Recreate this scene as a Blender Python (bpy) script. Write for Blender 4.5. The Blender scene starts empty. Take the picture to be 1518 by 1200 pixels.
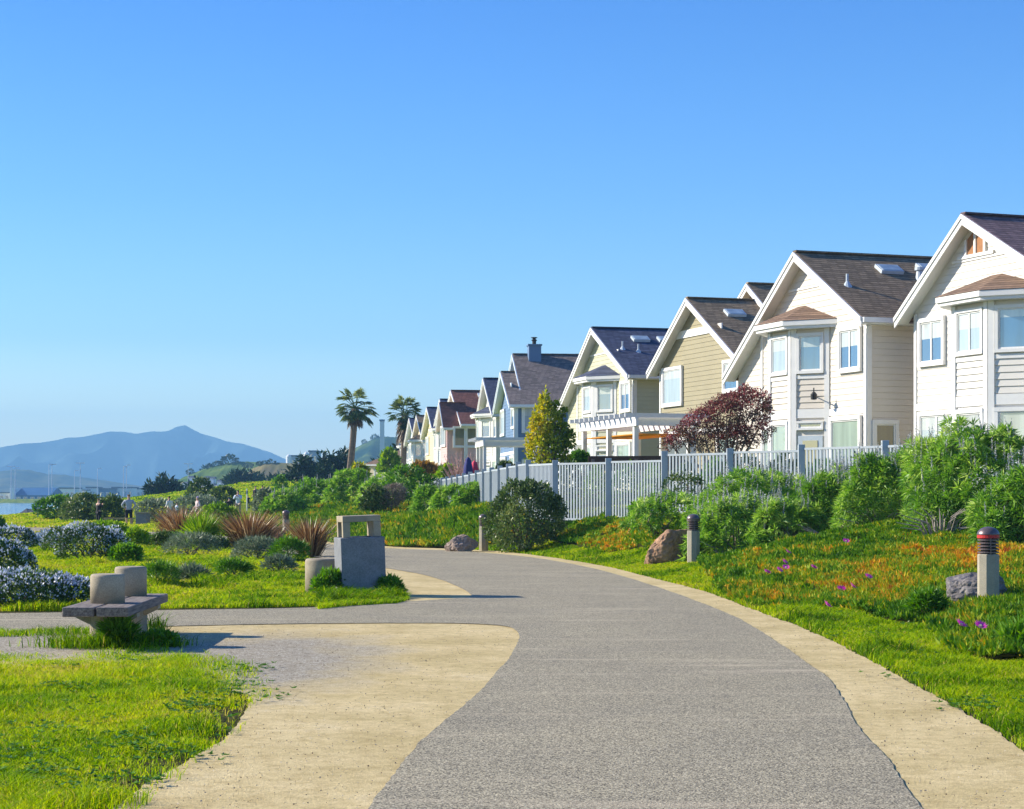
import bpy, math, random
import numpy as np
from mathutils import Vector, Matrix
R = math.radians
rng = np.random.default_rng(7); random.seed(7)
S = bpy.context.scene
# ------------------------------------------------------------------ camera, world, sun, exposure
F, CX, HY, CH = 2900.0, 759.0, 738.0, 1.6           # focal length in photo pixels, principal column, horizon row, eye height
cd = bpy.data.cameras.new('camera'); cam = bpy.data.objects.new('camera', cd); S.collection.objects.link(cam)
cam.location = (0, 0, CH); cam.rotation_euler = (R(90), 0, 0)
cd.sensor_width = 36; cd.lens = 36 * F / 1518; cd.shift_y = (HY - 600) / 1518
cd.clip_start = .1; cd.clip_end = 30000
S.camera = cam
S.render.resolution_x = 1024; S.render.resolution_y = 809
SUN_EL, SUN_DIR = R(28), Vector((-.965, .26, 0)).normalized()
W = bpy.data.worlds.new('World'); S.world = W; W.use_nodes = True
wn, wl = W.node_tree.nodes, W.node_tree.links
wn.clear()
sky = wn.new('ShaderNodeTexSky'); sky.sky_type = 'NISHITA'; sky.sun_disc = False
sky.sun_elevation = SUN_EL; sky.sun_rotation = math.atan2(SUN_DIR.x, SUN_DIR.y)
sky.air_density = 1.0; sky.dust_density = .3; sky.ozone_density = 3.0
hs = wn.new('ShaderNodeHueSaturation'); hs.inputs['Saturation'].default_value = 1.25; hs.inputs['Value'].default_value = 1.0
bg = wn.new('ShaderNodeBackground'); bg.inputs[1].default_value = .126
wo = wn.new('ShaderNodeOutputWorld')
tcw = wn.new('ShaderNodeTexCoord'); spw = wn.new('ShaderNodeSeparateXYZ'); rw = wn.new('ShaderNodeValToRGB'); mw = wn.new('ShaderNodeMix'); mw.data_type = 'RGBA'; mw.blend_type = 'MULTIPLY'; mw.inputs[0].default_value = 1
wl.new(tcw.outputs['Generated'], spw.inputs[0]); wl.new(spw.outputs[2], rw.inputs[0])
while len(rw.color_ramp.elements) < 5: rw.color_ramp.elements.new(.5)
for e_, (p_, c_) in zip(rw.color_ramp.elements, ((0, (1.25, 1.18, 1)), (.045, (1.2, 1.14, .97)), (.08, (.66, .78, .90)), (.15, (.48, .66, .90)), (.25, (.34, .54, .85)))): e_.position = p_; e_.color = (*c_, 1)
wl.new(sky.outputs[0], hs.inputs['Color']); wl.new(hs.outputs[0], mw.inputs[6]); wl.new(rw.outputs[0], mw.inputs[7]); wl.new(mw.outputs[2], bg.inputs[0]); wl.new(bg.outputs[0], wo.inputs[0])
sd = bpy.data.lights.new('sun', 'SUN'); sd.energy = 5.0; sd.angle = R(.5); sd.color = (1, .91, .76)
so = bpy.data.objects.new('sun', sd); S.collection.objects.link(so)
sv = Vector((SUN_DIR.x * math.cos(SUN_EL), SUN_DIR.y * math.cos(SUN_EL), math.sin(SUN_EL)))
so.rotation_euler = sv.to_track_quat('Z', 'Y').to_euler(); so.location = (-30, 20, 30)
S.view_settings.view_transform = 'Standard'; S.view_settings.look = 'None'
S.view_settings.exposure = .9; S.view_settings.gamma = 1
S.cycles.max_bounces = 6; S.cycles.transparent_max_bounces = 8; S.cycles.volume_bounces = 0

# ------------------------------------------------------------------ helpers
def at(px, py, Y): return Vector(((px - CX) / F * Y, Y, CH - (py - HY) / F * Y))
def gp(px, py):
    Y = CH * F / (py - HY); return ((px - CX) / F * Y, Y)
def tag(o, label=None, cat=None, group=None, kind=None):
    if label: o['label'] = label
    if cat: o['category'] = cat
    if group: o['group'] = group
    if kind: o['kind'] = kind
    return o
def empty(name, loc, rz=0):
    o = bpy.data.objects.new(name, None); S.collection.objects.link(o)
    o.location = loc; o.rotation_euler = (0, 0, rz); o.empty_display_size = .2
    return o
def link(name, me, m, parent=None, loc=None):
    if m is not None:
        for mm in (m if isinstance(m, (list, tuple)) else [m]): me.materials.append(mm)
    o = bpy.data.objects.new(name, me); S.collection.objects.link(o)
    if parent: o.parent = parent
    if loc is not None: o.location = loc
    return o
def copy_tree(o, parent=None):
    c = o.copy(); S.collection.objects.link(c)
    if parent: c.parent = parent
    for ch in list(o.children): copy_tree(ch, c)
    return c
class MB:
    def __init__(s): s.v = []; s.f = []
    def face(s, pts):
        i = len(s.v); s.v += [tuple(p) for p in pts]; s.f.append(tuple(range(i, i + len(pts)))); return s
    def box(s, x0, x1, y0, y1, z0, z1):
        if x1 < x0: x0, x1 = x1, x0
        if y1 < y0: y0, y1 = y1, y0
        i = len(s.v)
        s.v += [(x0,y0,z0),(x1,y0,z0),(x1,y1,z0),(x0,y1,z0),(x0,y0,z1),(x1,y0,z1),(x1,y1,z1),(x0,y1,z1)]
        for q in ((3,2,1,0),(4,5,6,7),(0,1,5,4),(1,2,6,5),(2,3,7,6),(3,0,4,7)): s.f.append(tuple(i + k for k in q))
        return s
    def bar(s, a, b, wv, tv):          # a box along a->b, wv and tv are full width vectors
        a, b, wv, tv = Vector(a), Vector(b), Vector(wv) / 2, Vector(tv) / 2
        i = len(s.v)
        for p in (a, b): s.v += [tuple(p - wv - tv), tuple(p + wv - tv), tuple(p + wv + tv), tuple(p - wv + tv)]
        for q in ((3,2,1,0),(4,5,6,7),(0,1,5,4),(1,2,6,5),(2,3,7,6),(3,0,4,7)): s.f.append(tuple(i + k for k in q))
        return s
    def prism(s, pts, d):              # polygon extruded by vector d
        n = len(pts); i = len(s.v); d = Vector(d)
        s.v += [tuple(p) for p in pts] + [tuple(Vector(p) + d) for p in pts]
        s.f.append(tuple(i + k for k in range(n))[::-1]); s.f.append(tuple(i + n + k for k in range(n)))
        for k in range(n):
            j = (k + 1) % n; s.f.append((i + k, i + j, i + n + j, i + n + k))
        return s
    def tube(s, path, rad, n=6, cap=True):
        path = [Vector(p) for p in path]; i0 = len(s.v)
        for k, p in enumerate(path):
            d = (path[min(k + 1, len(path) - 1)] - path[max(k - 1, 0)]).normalized()
            a = d.cross(Vector((0, 0, 1)) if abs(d.z) < .95 else Vector((1, 0, 0))).normalized(); b = d.cross(a)
            r = rad[k] if hasattr(rad, '__len__') else rad
            for j in range(n):
                t = 2 * math.pi * j / n; s.v.append(tuple(p + (a * math.cos(t) + b * math.sin(t)) * r))
        for k in range(len(path) - 1):
            for j in range(n):
                q = (j + 1) % n; s.f.append((i0 + k*n + j, i0 + k*n + q, i0 + (k+1)*n + q, i0 + (k+1)*n + j))
        if cap:
            s.f.append(tuple(i0 + j for j in range(n))); s.f.append(tuple(i0 + (len(path)-1)*n + j for j in range(n))[::-1])
        return s
    def lathe(s, prof, n=24, c=(0, 0)):
        i0 = len(s.v)
        for r, z in prof:
            for j in range(n):
                t = 2 * math.pi * j / n; s.v.append((c[0] + r * math.cos(t), c[1] + r * math.sin(t), z))
        for k in range(len(prof) - 1):
            for j in range(n):
                q = (j + 1) % n; s.f.append((i0 + k*n + j, i0 + k*n + q, i0 + (k+1)*n + q, i0 + (k+1)*n + j))
        s.f.append(tuple(i0 + j for j in range(n))[::-1]); s.f.append(tuple(i0 + (len(prof)-1)*n + j for j in range(n)))
        return s
    def build(s, name, m, parent=None, loc=None, smooth=False, bevel=0):
        me = bpy.data.meshes.new(name); me.from_pydata(s.v, [], s.f)
        if smooth: me.polygons.foreach_set('use_smooth', [True] * len(me.polygons))
        me.update(); o = link(name, me, m, parent, loc)
        if bevel:
            b = o.modifiers.new('bevel', 'BEVEL'); b.width = bevel; b.segments = 2; b.limit_method = 'ANGLE'
        return o
def npmesh(name, verts, faces_list, var=None):   # faces_list: arrays (n,3)/(n,4); var: matching list of per face values
    me = bpy.data.meshes.new(name)
    verts = np.asarray(verts, np.float32); me.vertices.add(len(verts)); me.vertices.foreach_set('co', verts.ravel())
    idx = np.concatenate([f.ravel() for f in faces_list]).astype(np.int32)
    tot = np.concatenate([np.full(len(f), f.shape[1]) for f in faces_list]).astype(np.int32)
    me.loops.add(len(idx)); me.loops.foreach_set('vertex_index', idx)
    me.polygons.add(len(tot)); st = np.zeros(len(tot), np.int32); st[1:] = np.cumsum(tot)[:-1]
    me.polygons.foreach_set('loop_start', st)
    if var is not None:
        a = me.attributes.new('var', 'FLOAT', 'FACE'); a.data.foreach_set('value', np.concatenate(var).astype(np.float32))
    me.update(calc_edges=True); me.validate(); return me
def nrm(a): return a / np.maximum(np.linalg.norm(a, axis=1, keepdims=True), 1e-9)
def leaf_mesh(name, P, D, L, Wd, var, N=None, bend=0.0):
    """diamond leaves: base P, direction D, length L, width Wd"""
    n = len(P); D = nrm(D); r = rng.normal(size=(n, 3)) if N is None else N
    side = nrm(np.cross(D, r)); L = np.broadcast_to(L, n)[:, None]; Wd = np.broadcast_to(Wd, n)[:, None]
    mid = P + D * L * .45; tip = P + D * L; tip[:, 2] -= bend * L[:, 0]
    v = np.stack([P, mid + side * Wd / 2, tip, mid - side * Wd / 2], 1).reshape(-1, 3)
    f = np.arange(n * 4).reshape(-1, 4)
    return npmesh(name, v, [f], [var])
def blade_mesh(name, P, D, L, Wd, var, droop=.3):
    n = len(P); D = nrm(D); h = np.stack([D[:, 0], D[:, 1], np.zeros(n)], 1); h = nrm(h + 1e-6)
    side = np.stack([-h[:, 1], h[:, 0], np.zeros(n)], 1)
    t = rng.uniform(0, 2 * np.pi, n); side = nrm(side + .8 * np.stack([np.cos(t), np.sin(t), np.zeros(n)], 1))
    L = np.broadcast_to(L, n)[:, None]; Wd = np.broadcast_to(Wd, n)[:, None]
    m = P + D * L * .55; tip = P + D * L + h * L * droop; tip[:, 2] -= L[:, 0] * droop * .5
    v = np.stack([P - side * Wd / 2, P + side * Wd / 2, m + side * Wd * .4, m - side * Wd * .4, tip], 1).reshape(-1, 3)
    b = np.arange(n)[:, None] * 5
    return npmesh(name, v, [b + np.array([[0, 1, 2, 3]]), b + np.array([[3, 2, 4]])], [var, var])
def vnoise(x, y, z=0, s=1.0, seed=0):
    q = np.zeros(np.broadcast(x, y, z).shape); r = np.random.default_rng(seed)
    for k in range(7):
        d = r.normal(size=3); d /= np.linalg.norm(d); f = s * (1 + .45 * k); p = r.uniform(0, 6.28)
        q = q + np.sin((x * d[0] + y * d[1] + z * d[2]) * f + p + 1.3 * np.sin((y * d[0] - x * d[1] + z) * f * .6 + p)) / (1 + .25 * k)
    return q / 3.2
def pip(x, y, poly):
    ins = np.zeros(len(x), bool); n = len(poly); j = n - 1
    for i in range(n):
        xi, yi = poly[i]; xj, yj = poly[j]
        c = ((yi > y) != (yj > y)) & (x < (xj - xi) * (y - yi) / ((yj - yi) if yj != yi else 1e-9) + xi)
        ins ^= c; j = i
    return ins
def seg_dist(x, y, poly):
    d = np.full(x.shape, 1e9); n = len(poly)
    for i in range(n):
        ax, ay = poly[i]; bx, by = poly[(i + 1) % n]; dx, dy = bx - ax, by - ay
        t = np.clip(((x - ax) * dx + (y - ay) * dy) / max(dx*dx + dy*dy, 1e-9), 0, 1)
        d = np.minimum(d, np.hypot(x - ax - t * dx, y - ay - t * dy))
    return d
# ------------------------------------------------------------------ materials
def newmat(name):
    m = bpy.data.materials.new(name); m.use_nodes = True; nt = m.node_tree
    b = nt.nodes['Principled BSDF']; return m, nt.nodes, nt.links, b
def noise_node(N, L, scale, detail=4, rough=.6, coord='Object', vec=None):
    t = N.new('ShaderNodeTexNoise'); t.inputs['Scale'].default_value = scale; t.inputs['Detail'].default_value = detail; t.inputs['Roughness'].default_value = rough
    if vec is None: tc = N.new('ShaderNodeTexCoord'); vec = tc.outputs[coord]
    L.new(vec, t.inputs['Vector']); return t
def ramp(N, L, fac, stops):
    r = N.new('ShaderNodeValToRGB'); L.new(fac, r.inputs[0]); e = r.color_ramp.elements
    while len(e) < len(stops): e.new(.5)
    for k, (p, c) in enumerate(stops): e[k].position = p; e[k].color = (*c, 1)
    return r
def mixc(N, L, fac, a, b, mode='MIX'):
    x = N.new('ShaderNodeMix'); x.data_type = 'RGBA'; x.blend_type = mode
    for sock, val in ((x.inputs[0], fac), (x.inputs[6], a), (x.inputs[7], b)):
        if isinstance(val, (int, float)): sock.default_value = val
        elif isinstance(val, tuple): sock.default_value = (*val, 1)
        else: L.new(val, sock)
    return x.outputs[2]
def bump(N, L, b, h, strength=.3, dist=.01):
    n = N.new('ShaderNodeBump'); n.inputs['Strength'].default_value = strength; n.inputs['Distance'].default_value = dist
    L.new(h, n.inputs['Height']); L.new(n.outputs[0], b.inputs['Normal'])
def mat(name, col, rough=.6, var=.15, scale=3.0, spec=.3, bumpd=0, fine=0, metal=0):
    m, N, L, b = newmat(name); b.inputs['Roughness'].default_value = rough; b.inputs['Specular IOR Level'].default_value = spec; b.inputs['Metallic'].default_value = metal
    t = noise_node(N, L, scale, 5, .65)
    lo = tuple(c * (1 - var) for c in col); hi = tuple(min(1, c * (1 + var)) for c in col)
    r = ramp(N, L, t.outputs[0], [(.3, lo), (.7, hi)]); out = r.outputs[0]
    if fine:
        t2 = noise_node(N, L, fine, 3, .7); out = mixc(N, L, .6, out, ramp(N, L, t2.outputs[0], [(.35, (.45,)*3), (.65, (1,)*3)]).outputs[0], 'MULTIPLY')
        if bumpd: bump(N, L, b, t2.outputs[0], .5, bumpd)
    elif bumpd: bump(N, L, b, t.outputs[0], .5, bumpd)
    L.new(out, b.inputs['Base Color']); return m
def leafmat(name, stops, trans=.3, rough=.5, spec=.3):
    m, N, L, b = newmat(name); a = N.new('ShaderNodeAttribute'); a.attribute_name = 'var'
    r = ramp(N, L, a.outputs['Fac'], stops); L.new(r.outputs[0], b.inputs['Base Color'])
    b.inputs['Roughness'].default_value = rough; b.inputs['Specular IOR Level'].default_value = spec
    t = N.new('ShaderNodeBsdfTranslucent'); g = N.new('ShaderNodeHueSaturation'); g.inputs['Saturation'].default_value = 1.1; g.inputs['Value'].default_value = 1.3
    L.new(r.outputs[0], g.inputs['Color']); L.new(g.outputs[0], t.inputs[0])
    x = N.new('ShaderNodeMixShader'); x.inputs[0].default_value = trans
    L.new(b.outputs[0], x.inputs[1]); L.new(t.outputs[0], x.inputs[2]); L.new(x.outputs[0], N['Material Output'].inputs[0]); return m
WHITE = mat('white_paint', (.74, .735, .71), .5, .05, 2)
GREYW = mat('pale_grey_paint', (.48, .55, .60), .5, .08, 4)
FENCE = mat('fence_paint', (.37, .42, .46), .5, .08, 6)
GUTTER = mat('gutter_paint', (.74, .75, .74), .45, .04, 2)
CONC = mat('concrete', (.42, .36, .26), .85, .28, 2.2, .2, .004, 90)
CONC2 = mat('smooth_concrete', (.24, .25, .27), .8, .16, 3.0, .2, .002, 60)
POSTC = mat('post_concrete', (.42, .38, .29), .85, .12, 4, .2, .002, 120)
BRONZE = mat('bronze_metal', (.16, .12, .12), .35, .2, 8, .5, 0, 0, .4)
REDB = mat('red_band', (.50, .03, .03), .4, .1, 8)
DARK = mat('dark_metal', (.03, .03, .03), .5, .1, 5)
BARK = mat('bark', (.16, .11, .08), .9, .35, 6, .1, .01)
PBARK = mat('palm_bark', (.17, .13, .10), .9, .3, 5, .1, .02)
SKIN = mat('skin', (.55, .33, .24), .6, .05)
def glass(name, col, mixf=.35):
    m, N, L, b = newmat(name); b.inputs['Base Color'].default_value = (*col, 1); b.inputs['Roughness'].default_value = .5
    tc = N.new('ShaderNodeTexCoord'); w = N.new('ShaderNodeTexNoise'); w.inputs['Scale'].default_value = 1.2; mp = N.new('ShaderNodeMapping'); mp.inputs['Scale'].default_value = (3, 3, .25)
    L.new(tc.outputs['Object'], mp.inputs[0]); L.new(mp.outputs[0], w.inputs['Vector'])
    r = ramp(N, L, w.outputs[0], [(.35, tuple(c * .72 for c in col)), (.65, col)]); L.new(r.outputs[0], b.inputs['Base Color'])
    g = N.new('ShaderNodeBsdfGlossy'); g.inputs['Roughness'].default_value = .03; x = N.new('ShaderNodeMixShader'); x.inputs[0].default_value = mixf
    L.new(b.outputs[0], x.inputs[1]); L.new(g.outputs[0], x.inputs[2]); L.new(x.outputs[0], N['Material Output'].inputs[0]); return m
GL_BLUE = glass('glass_sky', (.025, .14, .30), .26)  # deep blue base colour stands in for sky reflected in the panes
GL_PALE = glass('glass_curtain', (.42, .52, .56), .3)
GL_BLIND = glass('blind_cloth', (.55, .60, .58), .2)
GL_GREEN = glass('glass_blind', (.36, .48, .40), .25)
GL_DARK = glass('glass_dark', (.05, .05, .03), .3)
GL_OLIVE = glass('glass_olive', (.16, .15, .06), .12)
def shingle(name, col, col2):
    m, N, L, b = newmat(name); tc = N.new('ShaderNodeTexCoord'); sp = N.new('ShaderNodeSeparateXYZ'); L.new(tc.outputs['Object'], sp.inputs[0])
    a = N.new('ShaderNodeMath'); a.operation = 'MULTIPLY_ADD'; a.inputs[1].default_value = .73; L.new(sp.outputs[1], a.inputs[0]); L.new(sp.outputs[0], a.inputs[2])
    cb = N.new('ShaderNodeCombineXYZ'); L.new(a.outputs[0], cb.inputs[0]); L.new(sp.outputs[2], cb.inputs[1])
    br = N.new('ShaderNodeTexBrick'); L.new(cb.outputs[0], br.inputs['Vector']); br.inputs['Scale'].default_value = 1
    br.inputs['Brick Width'].default_value = .32; br.inputs['Row Height'].default_value = .085; br.inputs['Mortar Size'].default_value = .012; br.inputs['Bias'].default_value = 0
    br.inputs['Color1'].default_value = (*col, 1); br.inputs['Color2'].default_value = (*col2, 1); br.inputs['Mortar'].default_value = (*[c * .35 for c in col], 1)
    t = noise_node(N, L, 9, 3, .7); o = mixc(N, L, .7, br.outputs[0], ramp(N, L, t.outputs[0], [(.3, (.55,)*3), (.7, (1,)*3)]).outputs[0], 'MULTIPLY')
    L.new(o, b.inputs['Base Color']); b.inputs['Roughness'].default_value = .9; b.inputs['Specular IOR Level'].default_value = .15
    bump(N, L, b, br.outputs['Fac'], .6, -.015); return m
# ------------------------------------------------------------------ ground outlines (drawn on the flat ground, metres)
asph_px = [(1365,1200),(1320,1130),(1270,1080),(1250,1040),(1232,1010),(1190,980),(1145,948),(1100,920),(1060,903),(1000,880),(940,860),(880,843),(800,828),(720,820),(650,816),(565,814),
           (400,800),(230,789),(60,782),(-150,781),(-150,788),(60,789),(230,797),(400,817),(500,831),(570,843),(620,851),(660,862),(704,883),(690,888),(600,893),(500,901),(400,904),(240,906),(90,910),(-250,913),
           (-250,938),(0,938),(130,934),(240,930),(450,926),(600,925),(700,926),(745,929),(765,934),(771,945),(760,970),(735,1000),(700,1040),(640,1085),(590,1140),(545,1200),(330,1600),(1640,1600)]
sandR_px = [(1900,1400),(1518,1115),(1440,1060),(1380,1030),(1290,980),(1200,935),(1110,902),(1050,878),(960,856),(900,840),(800,824),(720,815.5),(565,811),(400,797),(400,801),(565,816),(650,819),(720,824),(800,833),(880,849),(940,868),(1000,890),(1060,915),(1190,992),(1225,1015),(1240,1050),(1260,1085),(1310,1140),(1350,1200),(1600,1600),(2400,1600)]
sandL_px = [(780,940),(740,922),(450,920),(230,925),(-250,932),(-250,990),(0,990),(200,990),(380,1030),(360,1070),(300,1120),(180,1180),(60,1300),(-100,1600),(400,1600),(600,1150),(720,1040),(780,980)]
sandT_px = [(715,884),(670,857),(620,845),(560,838),(520,870),(560,900),(640,895)]
asph = [gp(*p) for p in asph_px]; sandR = [gp(*p) for p in sandR_px]; sandL = [gp(*p) for p in sandL_px]; sandT = [gp(*p) for p in sandT_px]
def sub(poly, step, amp, seed):
    r = random.Random(seed); out = []
    for i, a in enumerate(poly):
        b = poly[(i + 1) % len(poly)]; d = math.hypot(b[0]-a[0], b[1]-a[1]); n = min(400, max(1, int(d / step)))
        for k in range(n):
            t = k / n; x, y = a[0]+(b[0]-a[0])*t, a[1]+(b[1]-a[1])*t
            w = amp * (r.gauss(0, .5) + .9 * math.sin(x*2.1+y*1.3+seed) * math.sin(y*.9-x*.7))
            out.append((x + w * .7, y + w))
    return out
def smooth_poly(p, it=1):
    for _ in range(it):
        q = []
        for i in range(len(p)):
            a, b = p[i], p[(i+1) % len(p)]; q += [(a[0]*.75+b[0]*.25, a[1]*.75+b[1]*.25), (a[0]*.25+b[0]*.75, a[1]*.25+b[1]*.75)]
        p = q
    return p
asph = smooth_poly(asph, 2); sandR = smooth_poly(sandR, 1); sandL = smooth_poly(sandL, 1)
# terrain heights: control points (photo column, row, distance) seen in the photograph, or X, Y, z
ctl = [at(*p) for p in [(1465,902,26.5),(1518,822,34),(1450,815,36),(1250,803,42),(1100,835,44),(1028,828,43.7),(1070,790,48),(902,770,58),(985,768,56),(1082,762,54),(1188,762,52),(1312,760,50),(1500,755,46),
        (823,769,60.4),(717,805,58.6),(790,790,58),(640,800,62),(600,775,75),(560,757,90),(500,765,90),(450,760,100),(424,800,77.6),(480,790,75),(780,757,66),(720,757,72),(640,760,88),
        (193,783,110),(20,783,103),(350,757,150),(385,752,165),(280,760,140),(145,772,125)]]
ctl += [Vector(p) for p in [(12,50,1.5),(16,44,1.5),(14,36,1.0),(20,25,1.3),(10,22,.35),(14,14,.4),(8,12,.05),(9.3,79,1.6),(5.7,92,1.6),(11,62,1.6),(20,60,1.6),(30,90,1.6),(2,100,1.6),(0,121,1.6),(-3,150,1.6),(-7,185,1.6),(-10,215,1.6),(20,200,1.6),(12,130,1.6),
        (-15,220,1.7),(-24,215,1.6),(-5,15,0),(-10,20,0),(-20,30,0),(-8,35,.03),(-5,45,.06),(-9,55,.05),(-14,40,0),(-25,60,-.05),(-30,90,-.1),(-12,95,.1),(-22,140,.2),(-40,120,-.6),(0,0,0),(-10,0,0),(10,0,0),(3,20,0),(4,30,0),(1,40,0),(-1,50,0),(-34,262,3.6),(-26,255,3.3),(-41,262,2.6),(-45,200,.2),(-20,190,1.4),(-32,205,1.6),(-16,262,2.6),(-48,270,1.2),(-60,250,.3),(-30,330,1.2)]]
C = np.array([[c.x, c.y] for c in ctl]); Z = np.array([c.z for c in ctl])
def kern(d): return np.sqrt(d * d + 9.0)
Wt = np.linalg.solve(kern(np.linalg.norm(C[:, None] - C[None], axis=2)) + np.eye(len(C)) * .02, Z)
def sstep(a, b, x): t = np.clip((x - a) / (b - a), 0, 1); return t * t * (3 - 2 * t)
outl = [asph, sandR, sandL, sandT]
def height(x, y):
    x = np.asarray(x, float); y = np.asarray(y, float); shp = x.shape; x = x.ravel(); y = y.ravel()
    z = np.zeros(len(x))
    for k in range(0, len(x), 20000):
        xs, ys = x[k:k+20000], y[k:k+20000]
        z[k:k+20000] = kern(np.hypot(xs[:, None] - C[None, :, 0], ys[:, None] - C[None, :, 1])) @ Wt
    far = sstep(270, 340, y) + sstep(45, 80, np.abs(x - 0)) * (y < 150) + sstep(30, 60, x); far = np.clip(far, 0, 1)
    z = z * (1 - far) + far * np.where(x > 0, 1.7, .8)
    near = (y < 130) & (x > -60) & (x < 30)
    d = np.full(len(x), 99.0)
    if near.any():
        xn, yn = x[near], y[near]; dd = np.full(len(xn), 99.0)
        for p in outl:
            q = seg_dist(xn, yn, p); q[pip(xn, yn, p)] = 0; dd = np.minimum(dd, q)
        d[near] = dd
    z += (.05 * vnoise(x, y, 0, 1.1, 3) + .04 * vnoise(x, y, 0, 2.9, 4)) * sstep(.2, 2, d) * (y < 200) * (.4 + 1.2 * ((x < -1.0) & (y < 70) & (y > 28)))
    z *= sstep(.15, 3.5, d)
    # the bay to the left
    w = sstep(0, 22, -(x + 42 + .09 * (y - 120))) * sstep(80, 135, y)
    w = np.maximum(w, sstep(0, 30, -(x + .235 * y)) * sstep(190, 260, y)) * (1 - sstep(1225, 1240, y))
    w = np.maximum(w, sstep(0, 12, -(x + .212 * y)) * sstep(132, 152, y) * (y < 1225))
    z = z * (1 - w) + w * -4
    return z.reshape(shp)
def hgt(x, y): return float(height(np.array([x]), np.array([y]))[0])
# ground material: soil and turf in uneven patches, near soil darkened for shade in plant gaps
m, N, L, b = newmat('turf_ground'); t1 = noise_node(N, L, .35, 6, .65); t2 = noise_node(N, L, 9, 4, .7)
tcg = N.new('ShaderNodeTexCoord'); spg = N.new('ShaderNodeSeparateXYZ'); L.new(tcg.outputs['Object'], spg.inputs[0]); mg = N.new('ShaderNodeMapRange'); mg.inputs[1].default_value = 85; mg.inputs[2].default_value = 120; L.new(spg.outputs[1], mg.inputs[0])
soil = ramp(N, L, t1.outputs[0], [(.35, (.030, .045, .008)), (.65, (.085, .075, .03))])
cc1 = ramp(N, L, t1.outputs[0], [(.32, (.09, .16, .008)), (.5, (.20, .28, .008)), (.68, (.34, .37, .012))])
class c1: outputs = [mixc(N, L, mg.outputs[0], soil.outputs[0], cc1.outputs[0])]
c2 = mixc(N, L, .75, c1.outputs[0], ramp(N, L, t2.outputs[0], [(.3, (.35,)*3), (.62, (1.05,)*3)]).outputs[0], 'MULTIPLY')
L.new(c2, b.inputs['Base Color']); b.inputs['Roughness'].default_value = .95; b.inputs['Specular IOR Level'].default_value = .05; bump(N, L, b, t2.outputs[0], .8, .06); TURF = m
xs = np.unique(np.concatenate([-np.geomspace(45, 4000, 26)[::-1], np.arange(-45, 30, .75), np.arange(-12, 12, .3), np.geomspace(30, 3000, 20)]).round(3))
ys = np.unique(np.concatenate([[-60, -20, 0], np.arange(2, 70, .35), np.arange(70, 130, .8), np.arange(130, 350, 3), np.geomspace(350, 9000, 40), [1215,1222,1229,1236,1243]]).round(3))
GX, GY = np.meshgrid(xs, ys); GZ = height(GX, GY)
def height(x, y):                  # from here on: the surface of the ground mesh itself
    x = np.asarray(x, float); y = np.asarray(y, float)
    i = np.clip(np.searchsorted(xs, x) - 1, 0, len(xs) - 2); j = np.clip(np.searchsorted(ys, y) - 1, 0, len(ys) - 2)
    u = np.clip((x - xs[i]) / (xs[i+1] - xs[i]), 0, 1); v = np.clip((y - ys[j]) / (ys[j+1] - ys[j]), 0, 1)
    return (GZ[j, i] * (1-u) + GZ[j, i+1] * u) * (1-v) + (GZ[j+1, i] * (1-u) + GZ[j+1, i+1] * u) * v
nx, ny = len(xs), len(ys); I = np.arange(nx * ny).reshape(ny, nx)
q = np.stack([I[:-1, :-1], I[:-1, 1:], I[1:, 1:], I[1:, :-1]], -1).reshape(-1, 4)
me = npmesh('ground', np.stack([GX, GY, GZ - .012], -1).reshape(-1, 3), [q]); me.polygons.foreach_set('use_smooth', [True] * len(me.polygons))
tag(link('ground', me, TURF), kind='structure')
def sheet(name, poly, z, m, step, amp, seed):
    p = sub(poly, step, amp, seed); mb = MB().face([(x, y, z) for x, y in p]); o = mb.build(name, m); 
    import bmesh
    bm = bmesh.new(); bm.from_mesh(o.data); bmesh.ops.triangulate(bm, faces=bm.faces); 
    for f in bm.faces:
        if f.normal.z < 0: f.normal_flip()
    bm.to_mesh(o.data); bm.free(); return tag(o, kind='structure')
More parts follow.
